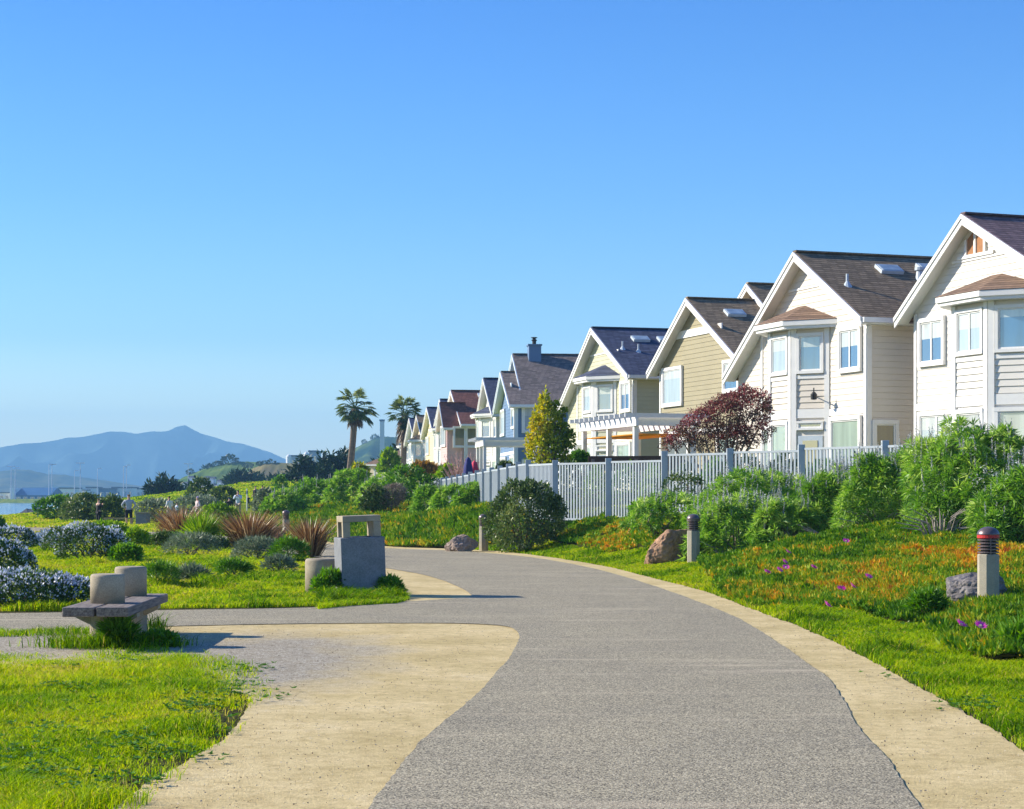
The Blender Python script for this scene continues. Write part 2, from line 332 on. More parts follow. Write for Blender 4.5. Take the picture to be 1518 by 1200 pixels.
# decomposed granite
def sandmat(name, gravel):
    m, N, L, b = newmat(name); tc = N.new('ShaderNodeTexCoord')
    a = noise_node(N, L, .9, 5, .6); f = noise_node(N, L, 60, 3, .8); v = N.new('ShaderNodeTexVoronoi'); v.inputs['Scale'].default_value = 80; L.new(tc.outputs['Object'], v.inputs['Vector'])
    c = ramp(N, L, a.outputs[0], [(.3, (.56, .44, .205)), (.7, (.78, .63, .335))]).outputs[0]
    if gravel:
        ps = []
        for cx, cy, rx, ry in gravel:
            mp = N.new('ShaderNodeMapping'); mp.inputs['Location'].default_value = (-cx / rx, -cy / ry, 0); mp.inputs['Scale'].default_value = (1 / rx, 1 / ry, 0)
            L.new(tc.outputs['Object'], mp.inputs[0]); g = N.new('ShaderNodeTexGradient'); g.gradient_type = 'SPHERICAL'; L.new(mp.outputs[0], g.inputs[0]); ps.append(g.outputs['Fac'])
        s = ps[0]
        for o2 in ps[1:]: x = N.new('ShaderNodeMath'); x.operation = 'MAXIMUM'; L.new(s, x.inputs[0]); L.new(o2, x.inputs[1]); s = x.outputs[0]
        ad = N.new('ShaderNodeMath'); ad.operation = 'MULTIPLY_ADD'; ad.inputs[1].default_value = .9; L.new(a.outputs[0], ad.inputs[0]); L.new(s, ad.inputs[2])
        mk = ramp(N, L, ad.outputs[0], [(.55, (0,)*3), (1.0, (.8,)*3)])
        gv = ramp(N, L, v.outputs['Color'], [(.2, (.16, .15, .13)), (.5, (.34, .32, .28)), (.8, (.55, .52, .46))])
        c = mixc(N, L, mk.outputs[0], c, gv.outputs[0])
    md = noise_node(N, L, 7, 5, .75); c = mixc(N, L, .9, c, ramp(N, L, md.outputs[0], [(.30, (.70, .66, .58)), (.55, (1.0,)*3), (.75, (1.08,)*3)]).outputs[0], 'MULTIPLY')
    sp = ramp(N, L, v.outputs['Distance'], [(.05, (.62,)*3), (.35, (1,)*3)])
    c = mixc(N, L, .55, c, sp.outputs[0], 'MULTIPLY'); c = mixc(N, L, .8, c, ramp(N, L, f.outputs[0], [(.3, (.62,)*3), (.6, (1.08,)*3)]).outputs[0], 'MULTIPLY')
    L.new(c, b.inputs['Base Color']); b.inputs['Roughness'].default_value = .95; b.inputs['Specular IOR Level'].default_value = .1; bump(N, L, b, f.outputs[0], .9, .012); return m
gl1 = gp(350, 975); gl2 = gp(20, 955)
SAND = sandmat('granite_fines', None); SANDG = sandmat('granite_fines_gravel', [(gl1[0], gl1[1] - .5, 2.1, 5.2), (gl2[0], gl2[1], 3.2, 3.0)])
o = sheet('gravel_shoulder', sandR, .006, SAND, .12, .035, 1); o = sheet('gravel_shoulder', sandL, .006, SANDG, .12, .03, 2); sheet('gravel_shoulder', sandT, .006, SAND, .12, .03, 3)
m, N, L, b = newmat('asphalt'); f = noise_node(N, L, 75, 2, .8); a = noise_node(N, L, .6, 5, .65); tc = N.new('ShaderNodeTexCoord')
v = N.new('ShaderNodeTexVoronoi'); v.inputs['Scale'].default_value = 105; L.new(tc.outputs['Object'], v.inputs['Vector'])
c = ramp(N, L, v.outputs['Color'], [(.15, (.09, .080, .060)), (.5, (.30, .268, .188)), (.85, (.60, .535, .37))]).outputs[0]
c = mixc(N, L, .7, c, ramp(N, L, a.outputs[0], [(.3, (.80, .80, .82)), (.7, (1.08, 1.06, 1.02))]).outputs[0], 'MULTIPLY')
mp = N.new('ShaderNodeMapping'); mp.inputs['Scale'].default_value = (.25, 2.2, 1); L.new(tc.outputs['Object'], mp.inputs[0])
st = noise_node(N, L, 1.1, 4, .6, vec=mp.outputs[0]); stm = ramp(N, L, st.outputs[0], [(.56, (0,)*3), (.74, (.6,)*3)])
c = mixc(N, L, stm.outputs[0], c, (.56, .47, .33)); L.new(c, b.inputs['Base Color']); b.inputs['Roughness'].default_value = .9; b.inputs['Specular IOR Level'].default_value = .15
bump(N, L, b, f.outputs[0], .8, .01); ASPH = m
sheet('path', asph, .014, ASPH, .12, .014, 5)
# water
m, N, L, b = newmat('bay_water'); tc = N.new('ShaderNodeTexCoord'); mp = N.new('ShaderNodeMapping'); mp.inputs['Scale'].default_value = (.06, .35, 1); L.new(tc.outputs['Object'], mp.inputs[0])
t = noise_node(N, L, 1, 6, .6, vec=mp.outputs[0]); b.inputs['Base Color'].default_value = (.10, .22, .36, 1); b.inputs['Roughness'].default_value = .08; bump(N, L, b, t.outputs[0], .5, .35)
MB().face([(-3000, 60, -1.7), (60, 60, -1.7), (60, 1240, -1.7), (-3000, 1240, -1.7)]).build('water', m)['kind'] = 'structure'
# ------------------------------------------------------------------ hills and mountain (height fields with real depth)
def ridge(name, prof, Y, depth, m, rough=.12, seed=0, nu=160, nv=27):
    px = np.array([p[0] for p in prof], float); pz = np.array([(HY - p[1]) / F * Y for p in prof])
    X = np.linspace(px[0], px[-1], nu); xw = (X - CX) / F * Y; top = np.interp(X, px, pz)
    tt = np.linspace(-1, 1, nv); G, T = np.meshgrid(np.arange(nu), tt)
    s = top[G] + 3; wx = xw[G]; prof2 = (1 - np.abs(T)) ** .9
    rn = np.abs(vnoise(wx / depth * 6, T * 1.2, 0, 1.6, seed)) + .5 * np.abs(vnoise(wx / depth * 14, T * 2, 0, 1.6, seed + 1))
    z = s * prof2 * (1 - rough * rn * np.minimum(1, np.abs(T) * 4) * 1.6) + .015 * s * vnoise(wx / depth * 60, T * 5, 0, 1.5, seed + 2)
    yy = Y + T * depth; I = np.arange(nu * nv).reshape(nv, nu)
    q = np.stack([I[:-1, :-1], I[:-1, 1:], I[1:, 1:], I[1:, :-1]], -1).reshape(-1, 4)
    me = npmesh(name, np.stack([wx, yy, z + CH - 2], -1).reshape(-1, 3), [q]); me.polygons.foreach_set('use_smooth', [True] * len(me.polygons))
    return tag(link(name, me, m), kind='structure')
def hillmat(name, a, c2, scale, c3=None):
    m, N, L, b = newmat(name); t = noise_node(N, L, scale, 8, .65); t.inputs['Distortion'].default_value = .4
    st = [(.4, a), (.56, c2)] + ([(.7, c3)] if c3 else []); L.new(ramp(N, L, t.outputs[0], st).outputs[0], b.inputs['Base Color']); b.inputs['Roughness'].default_value = 1; b.inputs['Specular IOR Level'].default_value = 0; return m
MTN = hillmat('hazed_mountain_scrub', (.008, .02, .04), (.07, .11, .11), .0035)  # haze blue and darker folds are put into the scrub colour
ridge('mountain', [(-900,735),(-500,712),(-250,688),(-120,676),(0,664),(25,660),(50,657),(75,655),(100,650),(130,647),(150,643),(165,641),(185,641),(200,643),(230,640),(250,639),(260,635),(268,634),(276,633),(283,636),(290,639),(310,647),(340,655),(370,662),(400,671),(420,680),(450,692),(500,708),(600,722),(800,735)], 6000, 1400, MTN, 1.15, 11, 400, 61)
ridge('far_hills', [(-500,725),(-200,712),(-60,703),(0,700),(20,697),(45,698),(70,704),(95,705),(120,709),(160,714),(210,722),(300,733)], 3300, 350, hillmat('far_hill_scrub', (.03,.06,.06), (.12,.12,.06), .012, (.22,.2,.12)), .15, 21, 200, 25)
ridge('green_hill', [(215,738),(255,720),(275,709),(295,701),(315,694),(340,689),(365,687),(390,690),(420,699),(450,715),(480,730)], 1000, 90, hillmat('green_hill_turf', (.05,.10,.03), (.13,.19,.04), .03, (.20,.22,.06)), .12, 31, 120, 25)
ridge('brown_hill', [(335,735),(352,716),(372,700),(392,692),(410,690),(440,691),(470,697),(520,710),(600,730)], 800, 70, hillmat('brown_hill_turf', (.14,.15,.05), (.21,.17,.08), .03, (.10,.15,.04)), .1, 41, 120, 25)
ridge('wooded_hill', [(400,730),(440,700),(480,684),(505,675),(530,665),(548,655),(560,650),(580,650),(600,648),(640,646),(700,650),(760,665),(900,700),(1100,730)], 1700, 220, hillmat('wooded_hill_cover', (.02,.05,.04), (.06,.10,.04), .02, (.22,.28,.07)), .15, 51, 200, 31)
# ------------------------------------------------------------------ houses
def siding(mb, poly, x, z0, z1, course=.2, lip=.022, gap=.012, axis='x', sgn=-1):
    """lapped boards over the wall between rows z0..z1; poly(z)->(a,b) gives the horizontal extent. axis x: wall at x facing sgn"""
    def P(a, off, z): return (x + sgn * off, a, z) if axis == 'x' else (a, x + sgn * off, z)
    z = z0
    while z < z1 - .01:
        zt = min(z + course, z1); a0, b0 = poly(z + gap); a1, b1 = poly(zt)
        if b0 - a0 > .03 and b1 >= a1:
            l = lip
            mb.face([P(a0, l, z + gap), P(b0, l, z + gap), P(b1, .012, zt), P(a1, .012, zt)])
            mb.face([P(a0, -.01, z + gap), P(b0, -.01, z + gap), P(b0, l, z + gap), P(a0, l, z + gap)])
        z = zt
def window(house, o, t, n, w, h, m, lites=1, casing=.13, name='window'):
    """o = lower corner on the wall, t = unit vector along the wall, n = outward unit vector"""
    o, t, n = Vector(o), Vector(t), Vector(n); up = Vector((0, 0, 1)); fr = MB()
    def bar(a, b, wv, dep=.09): fr.bar(a + n * dep / 2, b + n * dep / 2, wv, n * dep)
    c = casing
    bar(o - t * c - up * c / 2, o + t * (w + c) - up * c / 2, up * c, .10); bar(o - t * c + up * (h + c / 2), o + t * (w + c) + up * (h + c / 2), up * c, .10)
    bar(o - t * c / 2, o - t * c / 2 + up * h, t * c); bar(o + t * (w + c / 2), o + t * (w + c / 2) + up * h, t * c)
    root = fr.build(name, WHITE, house)
    s = MB(); k = .045
    def sb(a, b, wv): s.bar(a + n * .045, b + n * .045, wv, n * .03)
    sb(o + up * k / 2, o + t * w + up * k / 2, up * k); sb(o + up * (h - k / 2), o + t * w + up * (h - k / 2), up * k)
    for q in range(lites + 1): a = o + t * (k / 2 + (w - k) * q / lites); sb(a + up * k, a + up * (h - k), t * k * (1.4 if 0 < q < lites else 1))
    s.build('sash', WHITE, root)
    MB().bar(o + t * 0 + up * h / 2 + n * .022, o + t * w + up * h / 2 + n * .022, up * h, n * .02).build('pane', m, root)
    if w < 2.2 and h > .9 and m in (GL_BLUE, GL_PALE) and house.name != 'x':
        bh = h * (.22 + .2 * ((len(house.children) * 7) % 5) / 4); MB().bar(o + up * (h - bh / 2) + n * .034, o + t * w + up * (h - bh / 2) + n * .034, up * bh, n * .003).build('blind', GL_BLIND, root)
    return root
def roof_slab(mb, x0, x1, ya, za, yb, zb, th=.16):     # (ya,za) eave edge to (yb,zb) ridge edge
    mb.prism([(x0, ya, za), (x0, yb, zb), (x0, yb, zb - th), (x0, ya, za - th)], (x1 - x0, 0, 0))
def gable_roof(house, x0, x1, y0, y1, yp, ze, zr, rm, tm, oh=.45, rake=.45, name='roof', trimname='trim', far_low=None, wallm=None):
    """ridge along x; eave planes at y0 (near) and y1 (far)"""
    s0 = (zr - ze) / (yp - y0); s1 = (zr - ze) / (y1 - yp)
    ya, za = y0 - oh, ze - oh * s0; yb, zb = y1 + oh, ze - oh * s1
    if far_low: yb = far_low; zb = zr - s1 * (yb - yp)
    mb = MB(); lift = .16
    roof_slab(mb, x0 - rake, x1, ya, za + lift, yp, zr + lift); roof_slab(mb, x0 - rake, x1, yb, zb + lift, yp, zr + lift)
    mb.bar((x0 - rake, yp, zr + lift + .02), (x1, yp, zr + lift + .02), (0, .26, 0), (0, 0, .05))
    r = mb.build(name, rm, house)
    t = MB(); xr = x0 - rake
    for (ye, zz) in ((ya, za), (yb, zb)):                # rake boards: two steps, then soffit
        t.prism([(xr - .04, ye, zz + .14), (xr - .04, yp, zr + .14), (xr - .04, yp, zr - .17), (xr - .04, ye, zz - .17)], (.045, 0, 0))
        t.prism([(xr - .075, ye, zz + .152), (xr - .075, yp, zr + .152), (xr - .075, yp, zr + .02), (xr - .075, ye, zz + .02)], (.034, 0, 0))
        t.prism([(xr + .006, ye, zz - .002), (xr + .006, yp, zr - .002), (xr + .006, yp, zr - .04), (xr + .006, ye, zz - .04)], (rake, 0, 0))
    t.build(trimname, tm, house)
    g = MB(); g.box(x0 - rake, x1, ya - .12, ya - .004, za - .02, za + .14); g.box(x0 - rake, x1, ya, y0, za - .06, za - .02)
    g.build('gutter', GUTTER, house)
    return r
def house(name, label, O, deg, wall_m, roof_m, trim_m=None, L_=8.0, D=12.0, yp=4.2, ze=7.42, zr=9.85, kind='bay', mirror=False, cat=1.7, side_m=None, group=None, bayroof=None, zb=1.55, parts=()):
    T = trim_m or WHITE
    h = empty(name, (O[0], O[1], 0), R(deg)); tag(h, label, 'house', group)
    w = MB(); w.box(0, D, 0.0, L_, zb - .6, ze)
    w.prism([(0, 0, ze), (0, L_, ze), (0, yp, zr)], (D, 0, 0))
    def ext(z): return (0, L_) if z <= ze else (yp * (z - ze) / (zr - ze), L_ - (L_ - yp) * (z - ze) / (zr - ze))
    siding(w, ext, 0, zb, zr - .05)
    siding(w, lambda z: (0, D), 0, zb, ze - .25, axis='y')
    if cat:
        s1 = (zr - ze) / (L_ - yp)
        def ze2(y): return ze - s1 * (y - L_)
        w.prism([(.02, L_, zb - .6), (.02, L_ + cat, zb - .6), (.02, L_ + cat, ze2(L_ + cat)), (.02, L_, ze)], (D - .5, 0, 0))
        siding(w, lambda z: (L_, L_ + cat) if z < ze2(L_ + cat) else (L_, L_ + (ze - z) / s1), .02, zb, ze - .1)
    w.build('wall', wall_m, h)
    gable_roof(h, 0, D, 0, L_, yp, ze, zr, roof_m, T, far_low=(L_ + cat + .3) if cat else None)
    t = MB()
    t.box(-.06, .12, -.065, .0, zb, ze - .3); t.box(-.065, 0, -.06, .13, zb, ze - .1)          # near corner board
    t.box(-.055, -.01, L_ - .12, L_ + .01, zb, ze - .1); t.box(-.05, -.01, .1, L_ - .1, 4.30, 4.52)
    if kind == 'flat': t.box(-.07, -.01, 1.95, L_ - 1.9, 8.50, 8.82)
    else: t.box(-.05, -.01, 2.15, L_ - 2.1, 8.66, 8.74)
    t.build('corner_trim', T, h)
    d = MB(); d.tube([(-.12, -.28, ze - .35), (-.12, -.14, ze - .62), (-.12, -.14, zb)], .05, 8); d.build('downspout', WHITE, h)
    N_ = (-1, 0, 0); U = (0, 1, 0)
    def fy(y): return L_ - y if mirror else y
    def win(y0, y1, z0, z1, m, l=1):
        a, b2 = sorted((fy(y0), fy(y1))); window(h, (-.03, a, z0), U, N_, b2 - a, z1 - z0, m, l)
    if kind == 'bay':
        win(.42, 1.62, 5.78, 7.02, GL_BLUE, 2); win(.42, 2.2, 2.5, 4.12, GL_GREEN if not mirror else GL_PALE, 1 if not mirror else 2)
        win(L_ - 1.0, L_ - .25, 2.5, 4.0, GL_GREEN, 1) if not mirror else None
        pts = [(0, 2.45), (-.8, 3.6), (-.8, 5.25), (0, 6.4)] if not mirror else [(0, L_ - 6.6), (-.9, L_ - 5.3), (-.9, L_ - 3.5), (0, L_ - 2.6)]
        b = MB(); zt = 7.22
        b.prism([(p[0], p[1], zb - .5) for p in pts], (0, 0, zt - zb + .5)); bw = b
        segs = [(Vector((*pts[i], 0)), Vector((*pts[i + 1], 0))) for i in range(3)]
        for a, c2 in segs:
            tt = (c2 - a).normalized(); nn = Vector((-tt.y, tt.x, 0)); ln = (c2 - a).length
            z = 4.55
            while z < 5.52:
                z1 = min(z + .2, 5.6); 
                bw.face([a + tt * .1 + nn * .035 + Vector((0,0,z+.022)), a + tt * (ln - .1) + nn * .035 + Vector((0,0,z+.022)), a + tt * (ln - .1) + nn * .012 + Vector((0,0,z1)), a + tt * .1 + nn * .012 + Vector((0,0,z1))])
                bw.face([a + tt * .1 - nn * .01 + Vector((0,0,z+.022)), a + tt * (ln - .1) - nn * .01 + Vector((0,0,z+.022)), a + tt * (ln - .1) + nn * .035 + Vector((0,0,z+.022)), a + tt * .1 + nn * .035 + Vector((0,0,z+.022))])
                z = z1
        bay = bw.build('bay_wall', wall_m, h)
        tr = MB()
        for i, (a, c2) in enumerate(segs):
            tt = (c2 - a).normalized(); nn = Vector((-tt.y, tt.x, 0)); ln = (c2 - a).length
            for zz, hh in ((4.4, .3), (5.62, .12)): tr.bar(a + tt * .0 + nn * .025 + Vector((0,0,zz)), c2 + nn * .025 + Vector((0,0,zz)), (0,0,hh), nn * .05)
            for s in (.09, ln - .09): tr.bar(a + tt * s + nn * .035 + Vector((0,0,zb)), a + tt * s + nn * .035 + Vector((0,0,zt)), tt * .18, nn * .07)
        tr.build('bay_trim', T, bay)
        for i, (a, c2) in enumerate(segs):
            tt = (c2 - a).normalized(); nn = Vector((-tt.y, tt.x, 0)); ln = (c2 - a).length
            sd_ = (i == 0)
            gup = (GL_BLUE if sd_ else GL_PALE) if not mirror else (GL_PALE if i == 1 else GL_BLUE)
            window(h, a + tt * .3 + nn * .01 + Vector((0, 0, 5.83)), tt, nn, ln - .6, 1.15, gup, 2 if (mirror and i == 1) else 1, .1)
            if sd_ and not mirror:
                window(h, a + tt * .28 + nn * .01 + Vector((0, 0, 3.92)), tt, nn, ln - .56, .16, GL_DARK, 1, .07, 'transom_window')
                dm = MB(); dm.bar(a + tt * (ln / 2) + nn * .03 + Vector((0, 0, 1.65)), a + tt * (ln / 2) + nn * .03 + Vector((0, 0, 3.66)), tt * (ln - .5), nn * .06)
                do = dm.build('door', GREYW, h)
                MB().bar(a + tt * (ln / 2) + nn * .065 + Vector((0, 0, 2.3)), a + tt * (ln / 2) + nn * .065 + Vector((0, 0, 3.5)), tt * (ln - .85), nn * .02).build('pane', GL_DARK, do)
            else: window(h, a + tt * .3 + nn * .01 + Vector((0, 0, 2.55)), tt, nn, ln - .6, 1.5, GL_GREEN if not mirror else GL_PALE, 1, .12)
        # hipped bay roof
        def grow(k): 
            c0 = [Vector((0, pts[0][1] - k * 1.1)), Vector((pts[1][0] - k, pts[1][1] - k * .45)), Vector((pts[2][0] - k, pts[2][1] + k * .45)), Vector((0, pts[3][1] + k * 1.1))]
            return c0
        e0 = grow(.42); fz = 7.22; fs = MB()
        fs.prism([(p.x, p.y, fz) for p in e0], (0, 0, .2)); e1 = grow(.48)
        fs.prism([(p.x, p.y, fz + .1) for p in e1], (0, 0, .16)); fs.build('fascia', T, bay)
        ym = (pts[1][1] + pts[2][1]) / 2; A = (0.0, ym - .25, 8.12); B2 = (0.0, ym + .25, 8.12); er = [(p.x, p.y, fz + .275) for p in grow(.5)]
        rf = MB(); rf.face([er[0], A, er[1]]); rf.face([er[1], A, B2, er[2]]); rf.face([er[2], B2, er[3]])
        rf.face([er[0], er[1], er[2], er[3]]); rf.build('bay_roof', bayroof or roof_m, bay)
    else:
        win(.35, 1.65, 6.02, 7.12, GL_BLUE, 1); win(L_ - 2.5, L_ - .5, 5.72, 7.2, GL_PALE, 1)
        win(.5, 2.3, 2.5, 4.1, GL_GREEN, 1); win(L_ - 3.2, L_ - .6, 2.3, 4.1, GL_DARK, 2)
    for p in parts: p(h, dict(L=L_, D=D, ze=ze, zr=zr, yp=yp, T=T, wall=wall_m, roof=roof_m))
    return h
def vents(spec):
    def f(h, q):
        s = (q['zr'] - q['ze']) / q['yp']
        for kind, x, y in spec:
            z = q['ze'] + .16 + s * y
            if kind == 'sky':
                a = Vector((0, 1, s)).normalized(); n = Vector((0, -s, 1)).normalized(); c = Vector((x, y, z))
                o = MB().bar(c - a * .27 + n * .06, c + a * .27 + n * .06, (.85, 0, 0), n * .12).build('skylight', GREYW, h)
                MB().bar(c - a * .21 + n * .125, c + a * .21 + n * .125, (.72, 0, 0), n * .02).build('pane', GL_PALE, o)
            elif kind == 'pipe': MB().lathe([(.20, z - .12), (.11, z + .02), (.045, z + .12), (.045, z + .36)], 10, (x, y)).build('vent_pipe', GREYW, h)
            elif kind == 'flue': MB().lathe([(.22, z - .25), (.15, z + .0), (.11, z + .30), (.17, z + .32), (.17, z + .42)], 12, (x, y)).build('flue', GREYW, h)
    return f
def siderwin(x0, x1, z0, z1, m, l=1):
    return lambda h, q: window(h, (x0, -.03, z0), (1, 0, 0), (0, -1, 0), x1 - x0, z1 - z0, m, l)
def wall_lamp(h, q):
    mb = MB(); mb.bar((-.34, 2.9, 4.98), (-.60, 2.45, 4.98), (0, 0, .04), (.03, .03, 0)); mb.lathe([(.03, 4.82), (.1, 4.84), (.11, 5.0), (.05, 5.08)], 10, (-.62, 2.42)); mb.tube([(-.62, 2.42, 5.08), (-.62, 2.42, 5.22)], .02); mb.build('wall_lamp', DARK, h)
def gable_vent(h, q):
    y = q['yp']; fr = MB()
    fr.box(-.09, -.01, y - 1.0, y + .85, 8.74, 8.84)
    for yy in (-.55, -.06, .42): fr.box(-.09, -.01, y + yy - .05, y + yy + .05, 8.84, 9.62 if yy == -.06 else 9.3)
    o = fr.build('gable_vent', WHITE, h)
    b = mat('vent_board', (.34, .16, .07), .8, .15, 5); c = MB(); c.prism([(-.05, y - .5, 8.84), (-.05, y - .11, 8.84), (-.05, y - .11, 9.55), (-.05, y - .5, 9.22)], (.03, 0, 0)); c.prism([(-.05, y + -.01, 8.84), (-.05, y + .37, 8.84), (-.05, y + .37, 9.3), (-.05, y - .01, 9.55)], (.03, 0, 0)); c.build('louver_board', b, o)
def upper_gable(x0, yp, zr, hw, drop, D=12, name='upper_wall'):
    def f(h, q):
        ze = zr - drop; w = MB(); w.box(x0, D, yp - hw, yp + hw, q['ze'], ze); w.prism([(x0, yp - hw, ze), (x0, yp + hw, ze), (x0, yp, zr)], (D - x0, 0, 0))
        siding(w, lambda z: (yp - hw, yp + hw) if z < ze else (yp - hw * (zr - z) / drop, yp + hw * (zr - z) / drop), x0, q['ze'], zr - .05); w.build(name, q['wall'], h)
        gable_roof(h, x0, D, yp - hw, yp + hw, yp, ze, zr, q['roof'], q['T'], oh=.3, rake=.4, name='upper_roof', trimname='upper_trim')
    return f
def front_wing(x0, y0, y1, zr, ze):
    def f(h, q):
        yp = (y0 + y1) / 2; w = MB(); w.box(x0, -.04, y0, y1, 1.0, ze); w.prism([(x0, y0, ze), (x0, y1, ze), (x0, yp, zr)], (-x0 - .04, 0, 0))
        siding(w, lambda z: (y0, y1) if z < ze else (y0 + (yp - y0) * (z - ze) / (zr - ze), y1 - (y1 - yp) * (z - ze) / (zr - ze)), x0, 1.55, zr - .05)
        siding(w, lambda z: (x0, -.04), y0, 1.55, ze - .2, axis='y'); w.build('wing_wall', q['wall'], h)
        gable_roof(h, x0, .3, y0, y1, yp, ze, zr, q['roof'], q['T'], oh=.3, rake=.35, name='wing_roof', trimname='wing_trim')
        window(h, (x0 - .03, y0 + .5, 5.7), (0, 1, 0), (-1, 0, 0), y1 - y0 - 1.0, 1.4, GL_PALE, 4)
        window(h, (x0 - .03, y0 + .5, 2.5), (0, 1, 0), (-1, 0, 0), y1 - y0 - 1.0, 1.5, GL_GREEN, 2)
    return f
CREAM = mat('cream_siding', (.66, .60, .51), .6, .05, .7); WHITS = mat('white_siding', (.68, .65, .59), .6, .05, .7); TAN = mat('tan_siding', (.31, .275, .17), .6, .06, .7)
BUTTER = mat('butter_siding', (.72, .62, .38), .6, .05, .7); BLUE = mat('slate_blue_siding', (.13, .21, .34), .6, .06, .7); PBLUE = mat('pale_blue_siding', (.62, .70, .76), .6, .05, .7); PINK = mat('pink_siding', (.62, .42, .40), .6, .05, .7)
YELL = mat('yellow_siding', (.78, .66, .36), .6, .05, .7); LGREY = mat('light_grey_siding', (.66, .70, .73), .6, .05, .7); GREEN = mat('sage_siding', (.50, .49, .34), .6, .05, .7); BEIGE = mat('beige_siding', (.70, .60, .42), .6, .05, .7)
R_BR = shingle('shingle_brown', (.40, .30, .19), (.23, .175, .115)); R_BL = shingle('shingle_slate_blue', (.12, .14, .22), (.07, .085, .14)); R_RD = shingle('shingle_red_brown', (.36, .16, .12), (.22, .10, .08)); R_GY = shingle('shingle_grey_brown', (.34, .28, .25), (.19, .165, .15)); R_TN = shingle('shingle_tan', (.34, .23, .16), (.20, .135, .10)); R_PU = shingle('shingle_mauve', (.32, .22, .22), (.18, .13, .14))
G = None
def O_from_far(px, Y, deg, L_):      # origin when the far corner is known
    c = at(px, HY, Y); return (c.x + math.sin(R(deg)) * L_, c.y - math.cos(R(deg)) * L_)
def O_from_peak(px, py, deg, yp, zr):
    Y = (zr + .16 - CH) * F / (HY - py); X = (px - CX) / F * Y; s = yp; return (X + math.sin(R(deg)) * s, Y - math.cos(R(deg)) * s)
GRP = 'row of gabled houses behind the fence'
house('gabled_house', 'white lap sided house at the right edge with brown louvered vent in its gable', O_from_far(1357, 61.2, 20.5, 8.0), 20.5, WHITS, R_PU, L_=8.0, yp=4.7, zr=9.85, cat=0, mirror=True, group=GRP, bayroof=R_TN,
      parts=(gable_vent, lambda h, q: MB().box(2.2, 4.6, 4.1, 5.3, 9.6, 10.42).build('roof_hatch', GREYW, h)))
h2 = at(1286, HY, 62.4)
house('gabled_house', 'cream bay windowed house with brown roof and black wall lamp, second from right edge', (h2.x, h2.y), 19.5, CREAM, R_BR, L_=7.4, yp=4.1, zr=9.75, cat=1.9, group=GRP, bayroof=R_TN,
      parts=(vents([('pipe', .25, 1.75), ('sky', 2.5, 2.94), ('flue', 3.34, 2.35), ('sky', 4.2, 3.16)]), wall_lamp, siderwin(.25, .95, 1.9, 3.95, GL_OLIVE)))
h3 = at(1101, HY, 79)
house('gabled_house', 'tan house with broad white gable band behind the dark red tree', (h3.x, h3.y), 18, TAN, R_BR, L_=8.7, yp=4.7, zr=9.95, ze=7.35, kind='flat', cat=0, group=GRP,
      parts=(vents([('sky', 1.15, 3.3)]), upper_gable(3.1, 5.4, 10.75, 2.0, 1.25)))
h4 = at(940, HY, 92)
house('gabled_house', 'pale yellow house with slate blue roof and bay window behind the white pergola', (h4.x, h4.y), 16, GREEN, R_BL, L_=8.6, yp=5.0, zr=9.85, cat=1.7, group=GRP,
      parts=(vents([('pipe', .3, 2.5), ('sky', 1.6, 3.6), ('sky', 2.95, 3.6), ('pipe', 1.0, 2.2)]),))
h5 = at(765, HY, 121)
def h5parts(h, q):
    MB().box(1.45, 2.25, 4.9, 5.8, 9.2, 11.4).build('chimney', BLUE, h); MB().box(1.39, 2.31, 4.84, 5.86, 11.4, 11.5).build('chimney_cap', BLUE, h)
    MB().lathe([(.13, 11.5), (.13, 11.72), (.19, 11.76), (.19, 11.8), (.11, 11.83), (.11, 11.9), (.21, 11.92), (.21, 11.97)], 12, (1.85, 5.35)).build('chimney_flue', DARK, h)
    window(h, (.5, -.03, 5.75), (1, 0, 0), (0, -1, 0), 2.1, 1.45, GL_PALE, 1, .16); window(h, (4.9, -.03, 5.75), (1, 0, 0), (0, -1, 0), 1.6, 1.45, GL_DARK, 1, .16); window(h, (.5, -.03, 2.3), (1, 0, 0), (0, -1, 0), 1.8, 1.5, GL_PALE, 1, .16)
house('gabled_house', 'slate blue house with wide grey brown roof and blue boxed chimney', (h5.x, h5.y), 7, BLUE, R_GY, L_=8.0, yp=4.2, zr=9.5, D=7.5, kind='flat', cat=0, group=GRP, trim_m=PBLUE, parts=(h5parts, upper_gable(.9, 5.8, 10.75, 5.0, 3.0, D=7.4), vents([('sky', 1.9, 4.1), ('sky', 3.5, 4.1)])))
house('gabled_house', 'white bay windowed house just beyond the slate blue house, navy roof', O_from_peak(726, 561, 8, 4.4, 9.9), 8, WHITS, R_BL, L_=8.2, yp=4.4, zr=9.9, cat=0, group=GRP, D=9)
house('gabled_house', 'pink house with red brown shingle roof between two white bay windowed ones', O_from_peak(677, 579, 11, 4.4, 10.0), 11, PINK, R_RD, L_=8.6, yp=4.4, zr=10.0, cat=0, kind='flat', group=GRP, D=8,
      parts=(front_wing(-1.4, .4, 3.6, 8.9, 7.2), siderwin(-.9, 1.2, 5.6, 7.0, GL_OLIVE), vents([('sky', 2, 3.6)])))
for lab, px, py, wm, rm, k in (('light grey bay windowed house with navy roof, next beyond the pink one', 660, 592, LGREY, R_BL, 'bay'),
        ('butter yellow flat fronted house with navy roof, second beyond the pink one', 640, 604, YELL, R_BL, 'flat'),
        ('small far cream house with brown roof and white bay window', 624, 616, BEIGE, R_BR, 'bay'),
        ('small far pale blue house with slate roof behind the right palm', 613, 620, PBLUE, R_BL, 'flat'),
        ('farthest pale grey bay windowed house of the row, just right of the right palm trunk', 606, 628, LGREY, R_BL, 'bay')):
    house('gabled_house', lab, O_from_peak(px, py, 10, 4.3, 9.85), 10, wm, rm, L_=8.4, yp=4.3, zr=9.85, cat=0, kind=k, group=GRP, D=5)
